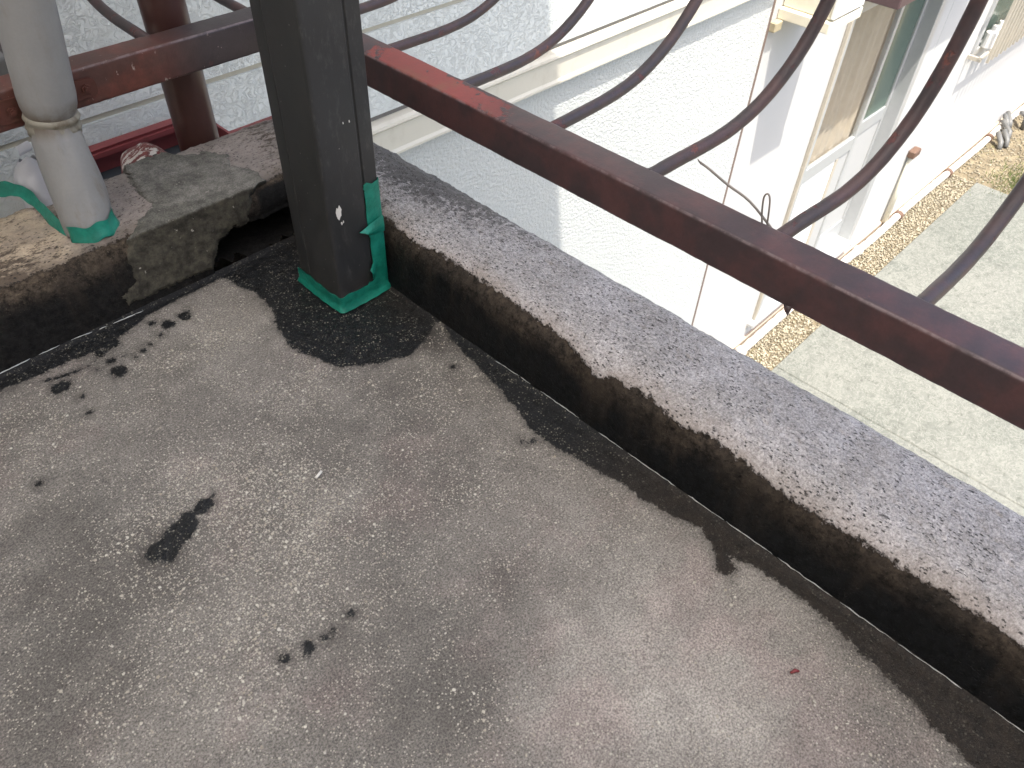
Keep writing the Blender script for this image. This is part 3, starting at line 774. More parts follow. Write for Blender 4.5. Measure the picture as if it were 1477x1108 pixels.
pit = sstep(fbm(V * [1, 0.6, 1], 105, 3, 0.6), -0.42, -0.62)
disp -= pit * rough * 0.0022
Vr = V + N * (disp * sstep(U, 0.0, 0.006))[:, None]
nr = len(T)
c_r = obj('curb', Vr, grid_faces(nr, nu), X['curbR'], parapet, attrs=dict(coat=coat, soot=soot, hole=0 * coat))
c_r['label'] = 'grey lilac pitted curb with black inner face'

# --- left hand curb with the broken out drain hole
HOLE = [(-0.0872, 0.0), (-0.0872, 0.0096), (-0.0643, 0.0452), (-0.045, 0.052), (-0.038, 0.0590), (-0.020, 0.051), (-0.008, 0.054), (0.0237, 0.0495), (0.0525, 0.0542), (0.0789, 0.0498), (0.093, 0.045), (0.096, 0.0), (0.0, 0.002)]
PATCH = [(-0.1096, 0.300), (-0.1231, 0.227), (-0.1333, 0.1577), (-0.1903, 0.1098), (-0.2126, 0.0839), (-0.2144, 0.0492), (-0.2406, 0.0343), (-0.235, 0.012), (-0.1996, 0.012), (-0.1472, 0.012), (-0.0841, 0.0100), (-0.0643, 0.0472), (-0.038, 0.0606), (-0.012, 0.058), (0.000, 0.072), (0.012, 0.092), (0.030, 0.1035), (0.050, 0.106), (0.0563, 0.1424), (0.0349, 0.1755), (0.0538, 0.215), (0.0, 0.255), (-0.03, 0.300)]
V, N, U, T = curb_grid(True)
U2 = U                                                     # arclength of the right profile; widths scale by 1.25 on top
XU = np.column_stack([V[:, 0], U])
coat = U - 0.1085 + 0.008 * fbm(V, 40, 5, 0.7)
tarry = sstep(V[:, 0], 0.012, 0.04) * sstep(U, 0.105, 0.09)
coat = coat - 0.07 * tarry
soot = 0.9 * sstep(V[:, 0], -0.24, -0.42) * sstep(U, 0.2, 0.11) + 0.35 * sstep(V[:, 0], -0.25, -0.4) + 0.5 * sstep(V[:, 0], 0.06, 0.14)
hole_sd = poly_sdf(XU, HOLE) + 0.0032 * fbm(V, 60, 4, 0.6)
hole = sstep(hole_sd, 0.002, -0.004)
rough = sstep(coat, -0.02, 0.004)
disp = 0.0012 * sstep(coat, -0.002, 0.002) + (0.3 + 0.7 * rough) * (0.0026 * fbm(V, 24, 4) + 0.0012 * fbm(V, 150, 3, 0.7))
disp += np.exp(-((U - 0.262) / 0.03) ** 2) * 0.0035 * fbm(V, 48, 4, 0.65)
# crumbling broken edge above the hole
disp -= 0.006 * np.exp(-((hole_sd - 0.006) / 0.010) ** 2) * (0.6 + fbm(V, 70, 3)) * sstep(V[:, 0], -0.10, -0.02)
Vl = V + N * (disp * sstep(U, 0.0, 0.006))[:, None]
Vl[:, 1] += 0.11 * hole
c_l = obj('curb', Vl, grid_faces(len(T), nu)[:, ::-1], X['curbL'], parapet, attrs=dict(coat=coat, soot=soot, hole=hole))
c_l['label'] = 'cream and brown flaking curb with a broken drain hole'

# --- grey mortar skimmed over the left curb, a shell 4 mm proud of it
psd = poly_sdf(XU, PATCH) + 0.010 * fbm(V, 34, 5, 0.7) + 0.004 * fbm(V, 150, 2)
psd = np.maximum(psd, -(hole_sd - 0.001))
F = grid_faces(len(T), nu)[:, ::-1]
keep = (psd[F] < 0.0).all(1)
Fk = F[keep]
used = np.unique(Fk); remap = -np.ones(len(V), int); remap[used] = np.arange(len(used))
thick = 0.0040 * sstep(-psd, 0.0, 0.008) - 0.0014 + 0.0016 * fbm(V, 18, 4) + 0.0009 * fbm(V * [0.4, 1, 1], 90, 4, 0.65) + 0.0005 * fbm(V, 220, 2)
flat = np.exp(-((U - 0.105) / 0.012) ** 2) * 0.0025          # squarer trowelled arris
zf = np.interp(U, [0, 0.1075, 0.1098, 0.30], [0.0, 0.1085, 0.1098, 0.1110]); yf = np.interp(U, [0, 0.1075, 0.1098, 0.30], [0.2155, 0.2405, 0.2420, 0.448])
rel = 0.0010 * fbm(V, 20, 4) + 0.0008 * fbm((V @ np.array([[1, 0.5, 0], [0, 1, 0], [0.9, 0, 1]])) * [0.35, 1.3, 1.3], 70, 4, 0.65) + 0.0004 * fbm(V, 220, 2)
Vf = np.column_stack([V[:, 0], yf, zf]) + N * rel[:, None]
wt = sstep(-psd, 0.0, 0.009)[:, None]
Vp = (V - N * 0.0016) * (1 - wt) + Vf * wt
face = sstep(U + 0.003 * fbm(V, 90, 4), 0.1105, 0.1055)
obj('mortar_patch', Vp[used], remap[Fk], X['patch'], parapet, attrs=dict(face=face[used]))

# --- pale broken edge of the old coating along the foot of both curbs
def bead(line, r, gap, seed, name):
    rg = np.random.default_rng(seed)
    m = MB(); P = np.array(line); seg = []
    d = np.concatenate([[0], np.cumsum(np.hypot(*np.diff(P[:, :2], axis=0).T))])
    t = 0
    while t < d[-1]:
        ln = rg.uniform(0.015, 0.09)
        s = np.arange(t, min(t + ln, d[-1]), 0.006)
        if len(s) >= 3:
            x = np.interp(s, d, P[:, 0]) + rg.normal(0, 0.0004, len(s)); y = np.interp(s, d, P[:, 1]) + rg.normal(0, 0.0004, len(s))
            rr = r * rg.uniform(0.35, 1.15, len(s)); rr[0] *= 0.3; rr[-1] *= 0.3
            m.tube([(a, b, 0.0046) for a, b in zip(x, y)], rr, 6)
        t += ln + rg.exponential(gap)
    return m.build(name, X['bead'], parapet, smooth=True)
bead([(-0.62, 0.216), (-0.4292, 0.2185), (-0.4034, 0.219), (-0.3564, 0.2195), (-0.319, 0.2185), (-0.2813, 0.2135), (-0.2172, 0.209)], 0.0008, 0.005, 3, 'coating_edge')
bead([(0.0925, -0.2445), (0.0945, -0.3017), (0.0945, -0.3945), (0.0935, -0.4827), (0.0935, -0.5654), (0.0935, -0.627), (0.094, -0.6954), (0.0935, -0.788), (0.0925, -0.8726), (0.0925, -0.9489), (0.093, -1.12)], 0.0006, 0.009, 5, 'coating_edge')

# ================================================================== CORNER POST AND TERRACE ROOF
def rounded(pts, rad, n=4):
    out = []
    m = len(pts)
    for i in range(m):
        p = Vector(pts[i]); a = Vector(pts[i - 1]); b = Vector(pts[(i + 1) % m])
        r = rad[i] if hasattr(rad, '__len__') else rad
        if r <= 0: out.append(tuple(p)); continue
        da = (a - p).normalized() * min(r, (a - p).length * .45); db = (b - p).normalized() * min(r, (b - p).length * .45)
        for k in range(n + 1):
            t = k / n
            q = (p + da) * (1 - t) ** 2 + 2 * p * t * (1 - t) + (p + db) * t * t
            out.append(tuple(q))
    return out
post = thing('roof_post', 'dark charcoal square post in the terrace corner with green tape round its foot', 'post', (0.05, 0.05, 0))
cs = [(0, 0), (0.0635, 0), (0.0650, 0.0035), (0.0675, 0.0035), (0.069, 0.0015), (0.0915, 0.0015), (0.0915, 0.108), (0.002, 0.108), (0.002, 0.083), (0.0035, 0.0815), (0.0035, 0.079), (0, 0.0775)]
cr = [0.0065, 0.001, 0.0006, 0.0006, 0.001, 0.002, 0.002, 0.002, 0.001, 0.0006, 0.0006, 0.001]
autosmooth(MB().prism(rounded(cs, cr), 2, -0.02, 2.2).build('shaft', X['post'], post), 25)
def fleck(name, c, w, h, seed, mat, parent, y=-0.0008):
    rg = np.random.default_rng(seed); n = 11
    poly = [(c[0] + w * math.cos(2 * math.pi * k / n) * rg.uniform(.45, 1.1), c[1] + h * math.sin(2 * math.pi * k / n) * rg.uniform(.45, 1.1)) for k in range(n)]
    v = [(p, y, q) for p, q in poly] + [(p, 0.0006, q) for p, q in poly]
    f = [tuple(range(n))] + [(k, (k + 1) % n, n + (k + 1) % n, n + k) for k in range(n)]
    return MB().add(v, f).build(name, mat, parent)
fleck('paint_fleck', (0.0180, 0.1745), 0.0062, 0.0135, 2, X['white'], post)
fleck('paint_fleck', (0.0205, 0.1560), 0.0013, 0.003, 4, X['white'], post)
fleck('paint_fleck', (0.0235, 0.1570), 0.0011, 0.0025, 6, X['white'], post)
fleck('paint_fleck', (0.0440, 0.3010), 0.0009, 0.002, 8, X['white'], post)
fleck('paint_fleck', (0.0540, 0.3000), 0.0009, 0.0018, 9, X['white'], post)

roof = thing('terrace_roof', 'flat roof over the terrace carried by the dark corner post', 'roof', (0.05, 0.05, 2.2))
MB().add([(-3.2, -4.2, 2.26), (0.97, -4.2, 2.26), (0.97, 0.30, 2.26), (-3.2, 0.30, 2.26)], [(0, 1, 2, 3)]).build('roof_sheet', X['poly'], roof)
for yy in (-3.9, -2.5, -1.1, 0.20):
    MB().box(-3.2, 0.96, yy, yy + 0.05, 2.20, 2.255, 0.003).build('rafter', X['post'], roof)
MB().box(-3.2, 0.985, 0.302, 0.36, 2.14, 2.31, 0.006).build('fascia', X['post'], roof)

# --- green masking tape
def sheet(name, front, back_off, mat, parent=None):
    """thin closed shell from a grid of points front[i][j] and an offset vector"""
    A = np.array(front); n, m = A.shape[:2]
    Bk = A + np.asarray(back_off)
    v = np.concatenate([A.reshape(-1, 3), Bk.reshape(-1, 3)])
    f = [tuple(q) for q in grid_faces(n, m)] + [tuple(q[::-1] + n * m) for q in grid_faces(n, m)]
    rim = [i * m for i in range(n)] + [(n - 1) * m + j for j in range(1, m)] + [i * m + m - 1 for i in range(n - 2, -1, -1)] + [j for j in range(m - 2, 0, -1)]
    for a, b in zip(rim, rim[1:] + rim[:1]): f.append((a, b, b + n * m, a + n * m))
    o = MB().add(v, f).build(name, mat, parent)
    return autosmooth(o, 50)

tape1 = thing('masking_tape', 'green masking tape band round the foot of the charcoal post', 'tape', (0.04, 0.0, 0))
path = [(-0.0012, 0.112), (-0.0014, 0.09), (-0.0012, 0.06), (-0.0012, 0.03), (-0.0012, 0.012), (-0.0008, 0.004), (0.0018, 0.0002), (0.006, -0.0013), (0.02, -0.0014), (0.04, -0.0014), (0.06, -0.0014), (0.075, -0.0010), (0.0925, -0.0004), (0.0942, 0.003), (0.0944, 0.02)]
pp = np.array(path); dl = np.concatenate([[0], np.cumsum(np.hypot(*np.diff(pp, axis=0).T))])
s = np.linspace(0, dl[-1], 70); px_ = np.interp(s, dl, pp[:, 0]); py_ = np.interp(s, dl, pp[:, 1])
cn = np.array([0.045, 0.05])
rows = []
for k in range(len(s)):
    top = 0.0260 + 0.0018 * math.sin(s[k] * 60) + 0.0012 * math.sin(s[k] * 211) + (0.006 if s[k] > 0.165 else 0)
    out = np.array([px_[k], py_[k]]) - cn; out /= np.linalg.norm(out)
    r = []
    for j, h in enumerate(np.linspace(0, 1, 7)):
        flare = 0.0045 * max(0, 1 - h * 3.2) + 0.0004 * math.sin(s[k] * 300 + j * 2)
        r.append((px_[k] + out[0] * flare, py_[k] + out[1] * flare, 0.0022 + h * top))
    rows.append(r)
sheet('tape_band', rows, (0.0006, 0.0006, -0.0002), X['tape'], tape1)

tape2 = thing('masking_tape', 'torn green masking tape strip up the right edge of the charcoal post', 'tape', (0.08, 0.0, 0.1))
zs = np.linspace(0.022, 0.199, 60); rows = []
for k, z in enumerate(zs):
    t = (z - 0.022) / 0.177
    xl = 0.0655 + 0.0006 * math.sin(z * 120) - 0.0010 * (1 - t) + (0.0018 if 0.06 < z < 0.11 else 0)
    if z > 0.188: xl += 0.0015 * math.sin(z * 900)
    zt = z - (0.006 * (1 if k == len(zs) - 1 else 0))
    prof = [(xl, -0.0006), (xl + 0.006, -0.0009), (0.08, -0.0008 - 0.0002 * math.sin(z * 260)), (0.0905, -0.0009), (0.0930, 0.0006), (0.0934, 0.010), (0.0934, 0.022)]
    rows.append([(a, b, z + (0.003 * math.sin(j * 2.1) if k == len(zs) - 1 else 0)) for j, (a, b) in enumerate(prof)])
sheet('tape_strip', rows, (-0.0003, 0.0007, 0), X['tape'], tape2)
# two torn flags standing off the strip
def flag(pts, bulge):
    P = np.array(pts); rows = []
    n = 9
    for i in range(n):
        t = i / (n - 1)
        a = P[0] * (1 - t) + P[1] * t; b = P[3] * (1 - t) + P[2] * t
        r = []
        for j in range(6):
            u = j / 5
            q = a * (1 - u) + b * u
            q = q + np.array([0, -bulge * math.sin(math.pi * u) * (0.4 + t) - 0.0012, 0.0012 * math.sin(u * 7 + t * 5)])
            r.append(tuple(q))
        rows.append(r)
    return rows
sheet('torn_flap', flag([(0.0925, -0.0012, 0.139), (0.0450, -0.005, 0.1320), (0.0640, -0.004, 0.1190), (0.0925, -0.0012, 0.1100)], 0.003), (0, 0.0006, 0), X['tape'], tape2)
sheet('torn_flap', flag([(0.0690, -0.0012, 0.068), (0.0560, -0.005, 0.058), (0.0575, -0.007, 0.042), (0.0690, -0.0012, 0.034)], 0.003), (0, 0.0006, 0), X['tape'], tape2)

# ================================================================== RAILING
rail = thing('balcony_railing', 'maroon steel balcony railing with outward curving bars above the parapet', 'railing', (0.23, 0.41, 0.3))
RZ = 0.30
def tube_rail(along, a0, a1, lo, hi, z0, z1, name, mat):
    """square tube with rounded edges, slightly uneven paint, many rings"""
    r = 0.0055
    sec = rounded([(lo, z0), (hi, z0), (hi, z1), (lo, z1)], r, 4)
    n = len(sec); ss_ = np.concatenate([np.linspace(a0, -1.2, 8)[:-1], np.linspace(-1.2, a1, 260)]) if a0 < -1.2 else np.linspace(a0, a1, 200)
    v = []
    S = np.array(sec); c = S.mean(0)
    for t in ss_:
        q = S.copy()
        for k in range(n): v.append((t, q[k][0], q[k][1]) if along == 0 else (q[k][0], t, q[k][1]))
    v = np.array(v)
    cc = v.copy();
    ax = 1 if along == 0 else 0
    dirv = np.zeros_like(v); dirv[:, ax] = v[:, ax] - c[0]; dirv[:, 2] = v[:, 2] - c[1]
    dirv /= np.linalg.norm(dirv, axis=1)[:, None]
    v = v + dirv * (0.0006 * fbm(v, 30, 3) + 0.0005 * fbm(v, 140, 3))[:, None]
    f = []
    m = len(ss_)
    i = np.arange((m - 1) * n); rr = i // n; k = i % n; k2 = (k + 1) % n
    F = np.stack([rr * n + k, rr * n + k2, (rr + 1) * n + k2, (rr + 1) * n + k], 1)
    return obj(name, v, F if along == 0 else F[:, ::-1], mat, rail)
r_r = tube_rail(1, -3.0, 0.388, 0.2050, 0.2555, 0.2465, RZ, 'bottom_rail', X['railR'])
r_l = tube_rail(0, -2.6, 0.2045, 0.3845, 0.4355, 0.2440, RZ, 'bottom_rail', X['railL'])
MB().box(0.2047, 0.2557, 0.3884, 0.4356, 0.2462, RZ - 0.0003, 0.005).build('corner_block', X['railR'], rail)
# the outward bulging bars: profile is (outward, height above the rail axis)
BEL = [(-0.02, -0.004), (0.0, -0.004), (0.05, -0.003), (0.11, -0.001), (0.16, 0.006), (0.205, 0.022), (0.245, 0.046), (0.285, 0.083), (0.318, 0.128), (0.340, 0.18), (0.352, 0.25), (0.345, 0.35), (0.29, 0.50), (0.19, 0.63), (0.09, 0.71), (0.0, 0.76), (-0.025, 0.80)]
def smooth_path(P, n=5):
    P = [np.array(p, float) for p in P]; out = []
    for i in range(len(P) - 1):
        p0, p1, p2, p3_ = P[max(i - 1, 0)], P[i], P[i + 1], P[min(i + 2, len(P) - 1)]
        for t in np.linspace(0, 1, n, endpoint=False):
            out.append(0.5 * ((2 * p1) + (-p0 + p2) * t + (2 * p0 - 5 * p1 + 4 * p2 - p3_) * t * t + (-p0 + 3 * p1 - 3 * p2 + p3_) * t ** 3))
    out.append(P[-1]); return np.array(out)
BP = smooth_path(BEL)
def bar(axis, pos, r=0.0098, lean=0.0, dz=0.0, so=1.0):
    m = MB(); pts = []
    for o_, h in BP:
        w = min(max(o_, 0), 0.36)
        zz = RZ - 0.006 + h + dz * math.sin(min(max(o_, 0) / 0.3, 1) * math.pi)
        a = pos + lean * w
        if o_ > 0: o_ = o_ * so
        pts.append((0.2555 + o_, a, zz) if axis == 1 else (a, 0.4355 + o_, zz))
    wob = lambda i, k: 1 + 0.018 * math.sin(i * 1.7 + k * 0.9 + pos * 40) * math.sin(i * 0.6 + pos * 90)
    m.tube(pts, r, 14, wob=wob)
    return m.build('bar', X['bar'], rail, smooth=True)
for pos, r, lean, dz, so in ((0.325, .0084, 0, 0, 1.1), (0.1643, .0078, -0.0116, -0.0021, 1.118), (-0.0075, .0084, 0.1457, -0.0112, 1.324), (-0.1825, .0089, 0.0493, -0.002, 1.16), (-0.3493, .0090, -0.1329, 0.0109, 0.823), (-0.534, .0089, -0.13, 0.015, 0.62), (-0.7026, .0092, -0.0167, -0.006, 0.870), (-0.88, .01, 0, 0, 1), (-1.05, .01, 0, 0, 1), (-1.22, .01, 0, 0, 1)):
    bar(1, pos, r, lean, dz, so)
    # weld collar where the bar meets the rail
    MB().tube([(0.2535, pos, RZ - 0.0125), (0.258, pos + lean * 0.002, RZ - 0.0115), (0.2615, pos + lean * 0.006, RZ - 0.0105)], [r * 1.28, r * 1.2, r * 0.98], 12, wob=lambda i, k: 1 + 0.12 * math.sin(k * 2.3 + pos * 50 + i)).build('weld_bead', X['bar'], rail, smooth=True)
for pos in (0.174, -0.002, -0.176, -0.35, -0.524):
    bar(0, pos, 0.0088)
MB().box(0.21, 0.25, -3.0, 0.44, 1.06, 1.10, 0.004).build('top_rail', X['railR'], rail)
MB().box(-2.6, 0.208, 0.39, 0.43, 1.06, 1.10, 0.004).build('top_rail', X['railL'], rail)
# a hardened paint drip under the long rail
MB().tube([(0.2065, -0.588, 0.250), (0.2055, -0.589, 0.243), (0.205, -0.591, 0.238)], [0.006, 0.0035, 0.0008], 7).build('paint_drip', X['bar'], rail, smooth=True)

# wires caught behind the rail
w1 = MB().tube(smooth_path([(0.262, -0.520, 0.292), (0.262, -0.485, 0.312), (0.258, -0.455, 0.322), (0.255, -0.430, 0.332), (0.254, -0.416, 0.336)], 4), 0.0016, 6)
w1.tube([(0.254, -0.417, 0.3355), (0.2545, -0.411, 0.3375)], [0.0016, 0.0005], 5)
w1.tube([(0.254, -0.417, 0.3355), (0.2515, -0.412, 0.3405)], [0.0013, 0.0005], 5)
tag(w1.build('wire', X['wire'], smooth=True), 'stiff stray wire end sticking up behind the long maroon rail', 'wire')
w2 = MB().tube(smooth_path([(0.260, -0.508, 0.293), (0.2585, -0.504, 0.310), (0.2575, -0.502, 0.328), (0.2575, -0.506, 0.333), (0.2585, -0.510, 0.324), (0.261, -0.514, 0.293)], 5), 0.0011, 6)
tag(w2.build('wire', X['wire'], smooth=True), 'small bent loop of wire poking up behind the long maroon rail', 'wire')

# ================================================================== GREY DOWNPIPE WITH CLAMP, CUT PIPE
dp = thing('downpipe', 'grey plastic downpipe clamped to the rail, standing on the left curb', 'pipe', (-0.225, 0.305, 0.107))
A0 = np.array([-0.222, 0.306, 0.100]); A1 = np.array([-0.200, 0.3545, 0.262]); A2 = np.array([-0.1785, 0.350, 0.43]); A3 = np.array([-0.15, 0.345, 0.62]); A4 = np.array([-0.13, 0.34, 2.1])
def pipe_mesh(stations, n, wob, name, mat, grime):
    m = MB(); P = [s_[0] for s_ in stations]; R = [s_[1] for s_ in stations]
    m.tube(P, R, n, cap=True, wob=wob)
    o = m.build(name, mat, dp, smooth=True)
    a = o.data.attributes.new('grime', 'FLOAT', 'POINT')
    z = np.array(m.v)[:, 2]
    a.data.foreach_set('value', grime(z).astype(np.float32))
    return o
st = []
for t in np.linspace(0, 1, 40):
    p = A0 * (1 - t) + A1 * t
    p = p + np.array([0.002 * math.sin(t * 5), 0.004 * math.sin(t * math.pi), 0])
    r = 0.0345 + 0.0025 * math.sin(min(t * 1.3, 1) * math.pi) - 0.0055 * max(0, (t - 0.80) / 0.20)
    st.append((p, r))
def crease(i, k):
    t = i / 39; th = 2 * math.pi * k / 64
    pl = 0.012 * sstep(np.array(t), 0.70, 0.9) * (1 - sstep(np.array(t), 0.93, 1.0)) * (math.sin(th * 9 + 1) + 0.6 * math.sin(th * 14))
    fold = -0.035 * math.exp(-((th - 4.4 - 0.35 * t) / 0.16) ** 2) * (0.3 + t)
    fold2 = -0.025 * math.exp(-((th - 2.0 + 0.5 * t) / 0.2) ** 2) * t
    lump = 0.02 * math.sin(th * 2 + t * 6) + 0.012 * math.sin(th * 3 - t * 11)
    return float(1 + pl + fold + fold2 + lump)
pipe_mesh(st, 64, crease, 'wrapped_foot', X['wrap'], lambda z: 0.9 * sstep(z, 0.235, 0.262) + 0.5 * sstep(z, 0.13, 0.105))
st = [(A1 + np.array([0, 0, -0.004]), 0.0300), (A1 * 0.97 + A2 * 0.03, 0.0335), (A1 * 0.9 + A2 * 0.1, 0.0365), (A1 * 0.82 + A2 * 0.18, 0.0375)]
for t in np.linspace(0.3, 1, 10): st.append((A1 * (1 - t) + A2 * t, 0.0372))
for t in np.linspace(0.1, 1, 6): st.append((A2 * (1 - t) + A3 * t, 0.0372))
for t in np.linspace(0.1, 1, 6): st.append((A3 * (1 - t) + A4 * t, 0.0372))
pipe_mesh(st, 40, lambda i, k: 1 + 0.012 * math.sin(k * 2 * math.pi / 40 * 2 + i * 0.3), 'pipe_length', X['pvc'], lambda z: 0.85 * sstep(z, 0.292, 0.270))
# clamp: two rolled ribs and tabs bolted to the rail
cl = MB()
ax_ = (A2 - A1) / np.linalg.norm(A2 - A1)
for off, r in ((-0.016, 0.0345), (-0.011, 0.0362), (-0.007, 0.0348), (-0.002, 0.0362), (0.004, 0.0345)): pass
prof_c = [(-0.026, 0.0335), (-0.0245, 0.0347), (-0.0185, 0.0345), (-0.015, 0.0362), (-0.011, 0.0350), (-0.008, 0.0338), (-0.005, 0.0350), (-0.001, 0.0368), (0.003, 0.0352), (0.005, 0.0315)]
cl.tube([A1 + ax_ * o_ for o_, r in prof_c], [r for o_, r in prof_c], 48)
clamp = cl.build('clamp', X['clamp'], dp, smooth=True)
def tab(x0, x1, z0, z1, bx, bz):
    sec = rounded([(x0, z0), (x1, z0), (x1, z1), (x0, z1)], 0.010, 4)
    t = autosmooth(MB().prism(sec, 1, 0.3795, 0.3835).build('bracket_tab', X['bracket'], dp), 40)
    m = MB(); m.tube([(bx, 0.3800, bz), (bx, 0.3755, bz)], 0.0072, 6); m.tube([(bx, 0.3758, bz), (bx, 0.3715, bz)], 0.0040, 10)
    m.build('bolt', X['bracket'], t)
tab(-0.160, -0.119, 0.258, 0.286, -0.135, 0.2725)
tab(-0.262, -0.205, 0.256, 0.288, -0.240, 0.272)

stub = thing('cut_pipe', 'short pale lilac cut pipe stub leaning behind the grey downpipe', 'pipe', (-0.235, 0.43, 0.10))
C0 = np.array([-0.232, 0.425, 0.062]); C1 = np.array([-0.228, 0.470, 0.158])
n = 40; rows = []
d_ = (C1 - C0); u_ = np.array([1, 0, 0.0]); u_ -= d_ * (u_ @ d_) / (d_ @ d_); u_ /= np.linalg.norm(u_); v_ = np.cross(d_, u_); v_ /= np.linalg.norm(v_)
for i in range(14):
    t = i / 13; r = []
    for k in range(n + 1):
        th = -2.75 + 5.5 * k / n + 2.85
        tt = t * (1 + 0.02 * math.sin(th * 3))
        rad = 0.0335 + 0.003 * math.sin(2 * th) - 0.021 * max(0, (t - 0.62) / 0.38) ** 2.2
        r.append(tuple(C0 + d_ * tt + (u_ * math.cos(th) + v_ * math.sin(th)) * rad))
    rows.append(r)
A = np.array(rows); cen = (C0 + C1) / 2
inner = A - (A - (C0 + (A - C0) @ d_[:, None] / (d_ @ d_) * d_)) * 0.08
v = np.concatenate([A.reshape(-1, 3), inner.reshape(-1, 3)]); nm = A.shape[0] * A.shape[1]
f = [tuple(q) for q in grid_faces(14, n + 1)] + [tuple(q[::-1] + nm) for q in grid_faces(14, n + 1)]
mm = n + 1
rim = [i * mm for i in range(14)] + [13 * mm + j for j in range(1, mm)] + [i * mm + mm - 1 for i in range(12, -1, -1)] + [j for j in range(mm - 2, 0, -1)]
for a, b in zip(rim, rim[1:] + rim[:1]): f.append((a, b, b + nm, a + nm))
autosmooth(MB().add(v, f).build('tube', X['lilac'], stub), 50)
# the curled torn lip on top
rows = []
for i in range(10):
    a = i / 9 * 2.6
    rows.append([(-0.236 + 0.022 * j / 4 + 0.003 * math.sin(a), 0.478 - 0.012 * math.cos(a) + 0.002 * j, 0.166 + 0.007 * math.sin(a)) for j in range(5)])
sheet('torn_lip', rows, (0, 0.0012, 0.0008), X['lilac'], stub)

tape3 = thing('masking_tape', 'green masking tape wrapped round the foot of the grey downpipe', 'tape', (-0.222, 0.300, 0.107))
rows = []
for k in range(50):
    th = -2.75 + 3.9 * k / 49
    rr = 0.0370 + 0.0010 * math.sin(k * 0.7)
    r = []
    for j in range(6):
        h = j / 5
        r.append((A0[0] + 0.002 + (rr + 0.006 * max(0, 0.5 - h)) * math.cos(th), A0[1] + 0.001 + (rr + 0.006 * max(0, 0.5 - h)) * math.sin(th) + 0.004 * h, 0.1065 + 0.0235 * h + 0.002 * math.sin(k * 0.5) - (0.0 if th > -2 else 0.0)))
    rows.append(r)
sheet('tape_band', rows, (0.0, 0.0, -0.0006), X['tape'], tape3)
tape4 = thing('masking_tape', 'loose green tape strip trailing from the downpipe foot over the curb edge', 'tape', (-0.27, 0.40, 0.11))
ln = smooth_path([(-0.2440, 0.288, 0.118), (-0.2540, 0.318, 0.117), (-0.2570, 0.350, 0.119), (-0.2570, 0.385, 0.124), (-0.2590, 0.415, 0.129), (-0.2680, 0.440, 0.133), (-0.285, 0.455, 0.133), (-0.310, 0.462, 0.130), (-0.36, 0.468, 0.120)], 6)
rows = []
for i, p in enumerate(ln):
    t = ln[min(i + 1, len(ln) - 1)] - ln[max(i - 1, 0)]; t /= np.linalg.norm(t)
    side = np.array([0.35, 0.1, 0.9]); side -= t * (side @ t); side /= np.linalg.norm(side)
    w = 0.0105 + 0.0012 * math.sin(i * 0.6)
    rows.append([tuple(p + side * w * q + np.array([0, 0, 0.0008 * math.sin(i * 1.1 + q * 3)])) for q in (-1, -0.5, 0, 0.5, 1)])
sheet('tape_strip', rows, (0.0004, 0.0004, -0.0006), X['tape'], tape4)

# ================================================================== ROUND MAROON PIPE, RED GUTTER, SPOUT BEHIND THE LEFT CURB
rp = thing('standpipe', 'round maroon steel pipe rising behind the left curb and rail', 'pipe', (0.063, 0.50, -2.9))
MB().tube([(0.0625, 0.50, z) for z in np.linspace(-2.9, 2.12, 30)], 0.0365, 40).build('shaft', X['brownpipe'], rp, smooth=True)
MB().tube([(0.0625, 0.50, -2.9), (0.0625, 0.50, -2.89)], 0.06, 24).build('base_flange', X['brownpipe'], rp)

gt = thing('gutter', 'dark red metal gutter running behind the left curb', 'gutter', (-0.5, 0.65, -0.08))
lipsec = [(0.735, -0.006), (0.757, -0.006), (0.757, 0.0), (0.733, 0.0)]
g1 = MB().box(-0.10, 0.178, 0.750, 0.756, -0.062, -0.007).prism(lipsec, 0, -0.10, 0.178)
g1.prism([(0.728, -0.016), (0.738, -0.016), (0.738, -0.0065), (0.728, -0.0065)], 0, -0.098, 0.176)
g1.build('back_wall', X['gutter'], gt)
MB().box(-0.10, 0.178, 0.548, 0.7495, -0.062, -0.056).build('trough_floor', X['gutterin'], gt)
MB().box(-0.10, 0.178, 0.540, 0.5475, -0.062, -0.012).build('front_wall', X['gutter'], gt)
MB().box(0.1785, 0.184, 0.540, 0.757, -0.062, 0.0008).build('end_cap', X['gutter'], gt)
MB().box(-0.106, -0.1005, 0.540, 0.757, -0.062, 0.0008).build('end_cap', X['gutter'], gt)
MB().box(0.1845, 0.34, 0.612, 0.636, -0.012, -0.004, 0.001).build('flange', X['gutter'], gt)

sp = thing('drain_spout', 'red drain spout with paint peeling to white behind the left curb', 'pipe', (-0.03, 0.47, 0.02))
pth = smooth_path([(-0.046, 0.452, 0.050), (-0.042, 0.480, 0.066), (-0.036, 0.515, 0.066), (-0.028, 0.555, 0.040), (-0.024, 0.580, -0.005), (-0.024, 0.590, -0.05)], 5)
spm = MB().tube([(p[0], p[1], p[2] - 0.012) for p in pth], 0.036, 26, wob=lambda i, k: 1 + 0.05 * math.sin(i * 0.8 + k * 0.7) + 0.05 * math.sin(k * 0.9 - i * 0.5))
spm.v = [(-0.036 + (x + 0.036) * 1.22, y, z) for x, y, z in spm.v]
spm.build('elbow', X['peel'], sp, smooth=True)

# ================================================================== NEIGHBOUR'S HOUSE
nh = thing('neighbour_house', 'white house next door seen below and beyond the railing', 'house', (2.8, 0.80, -2.9))
YS, YW = 0.80, 0.83
XC = 2.815
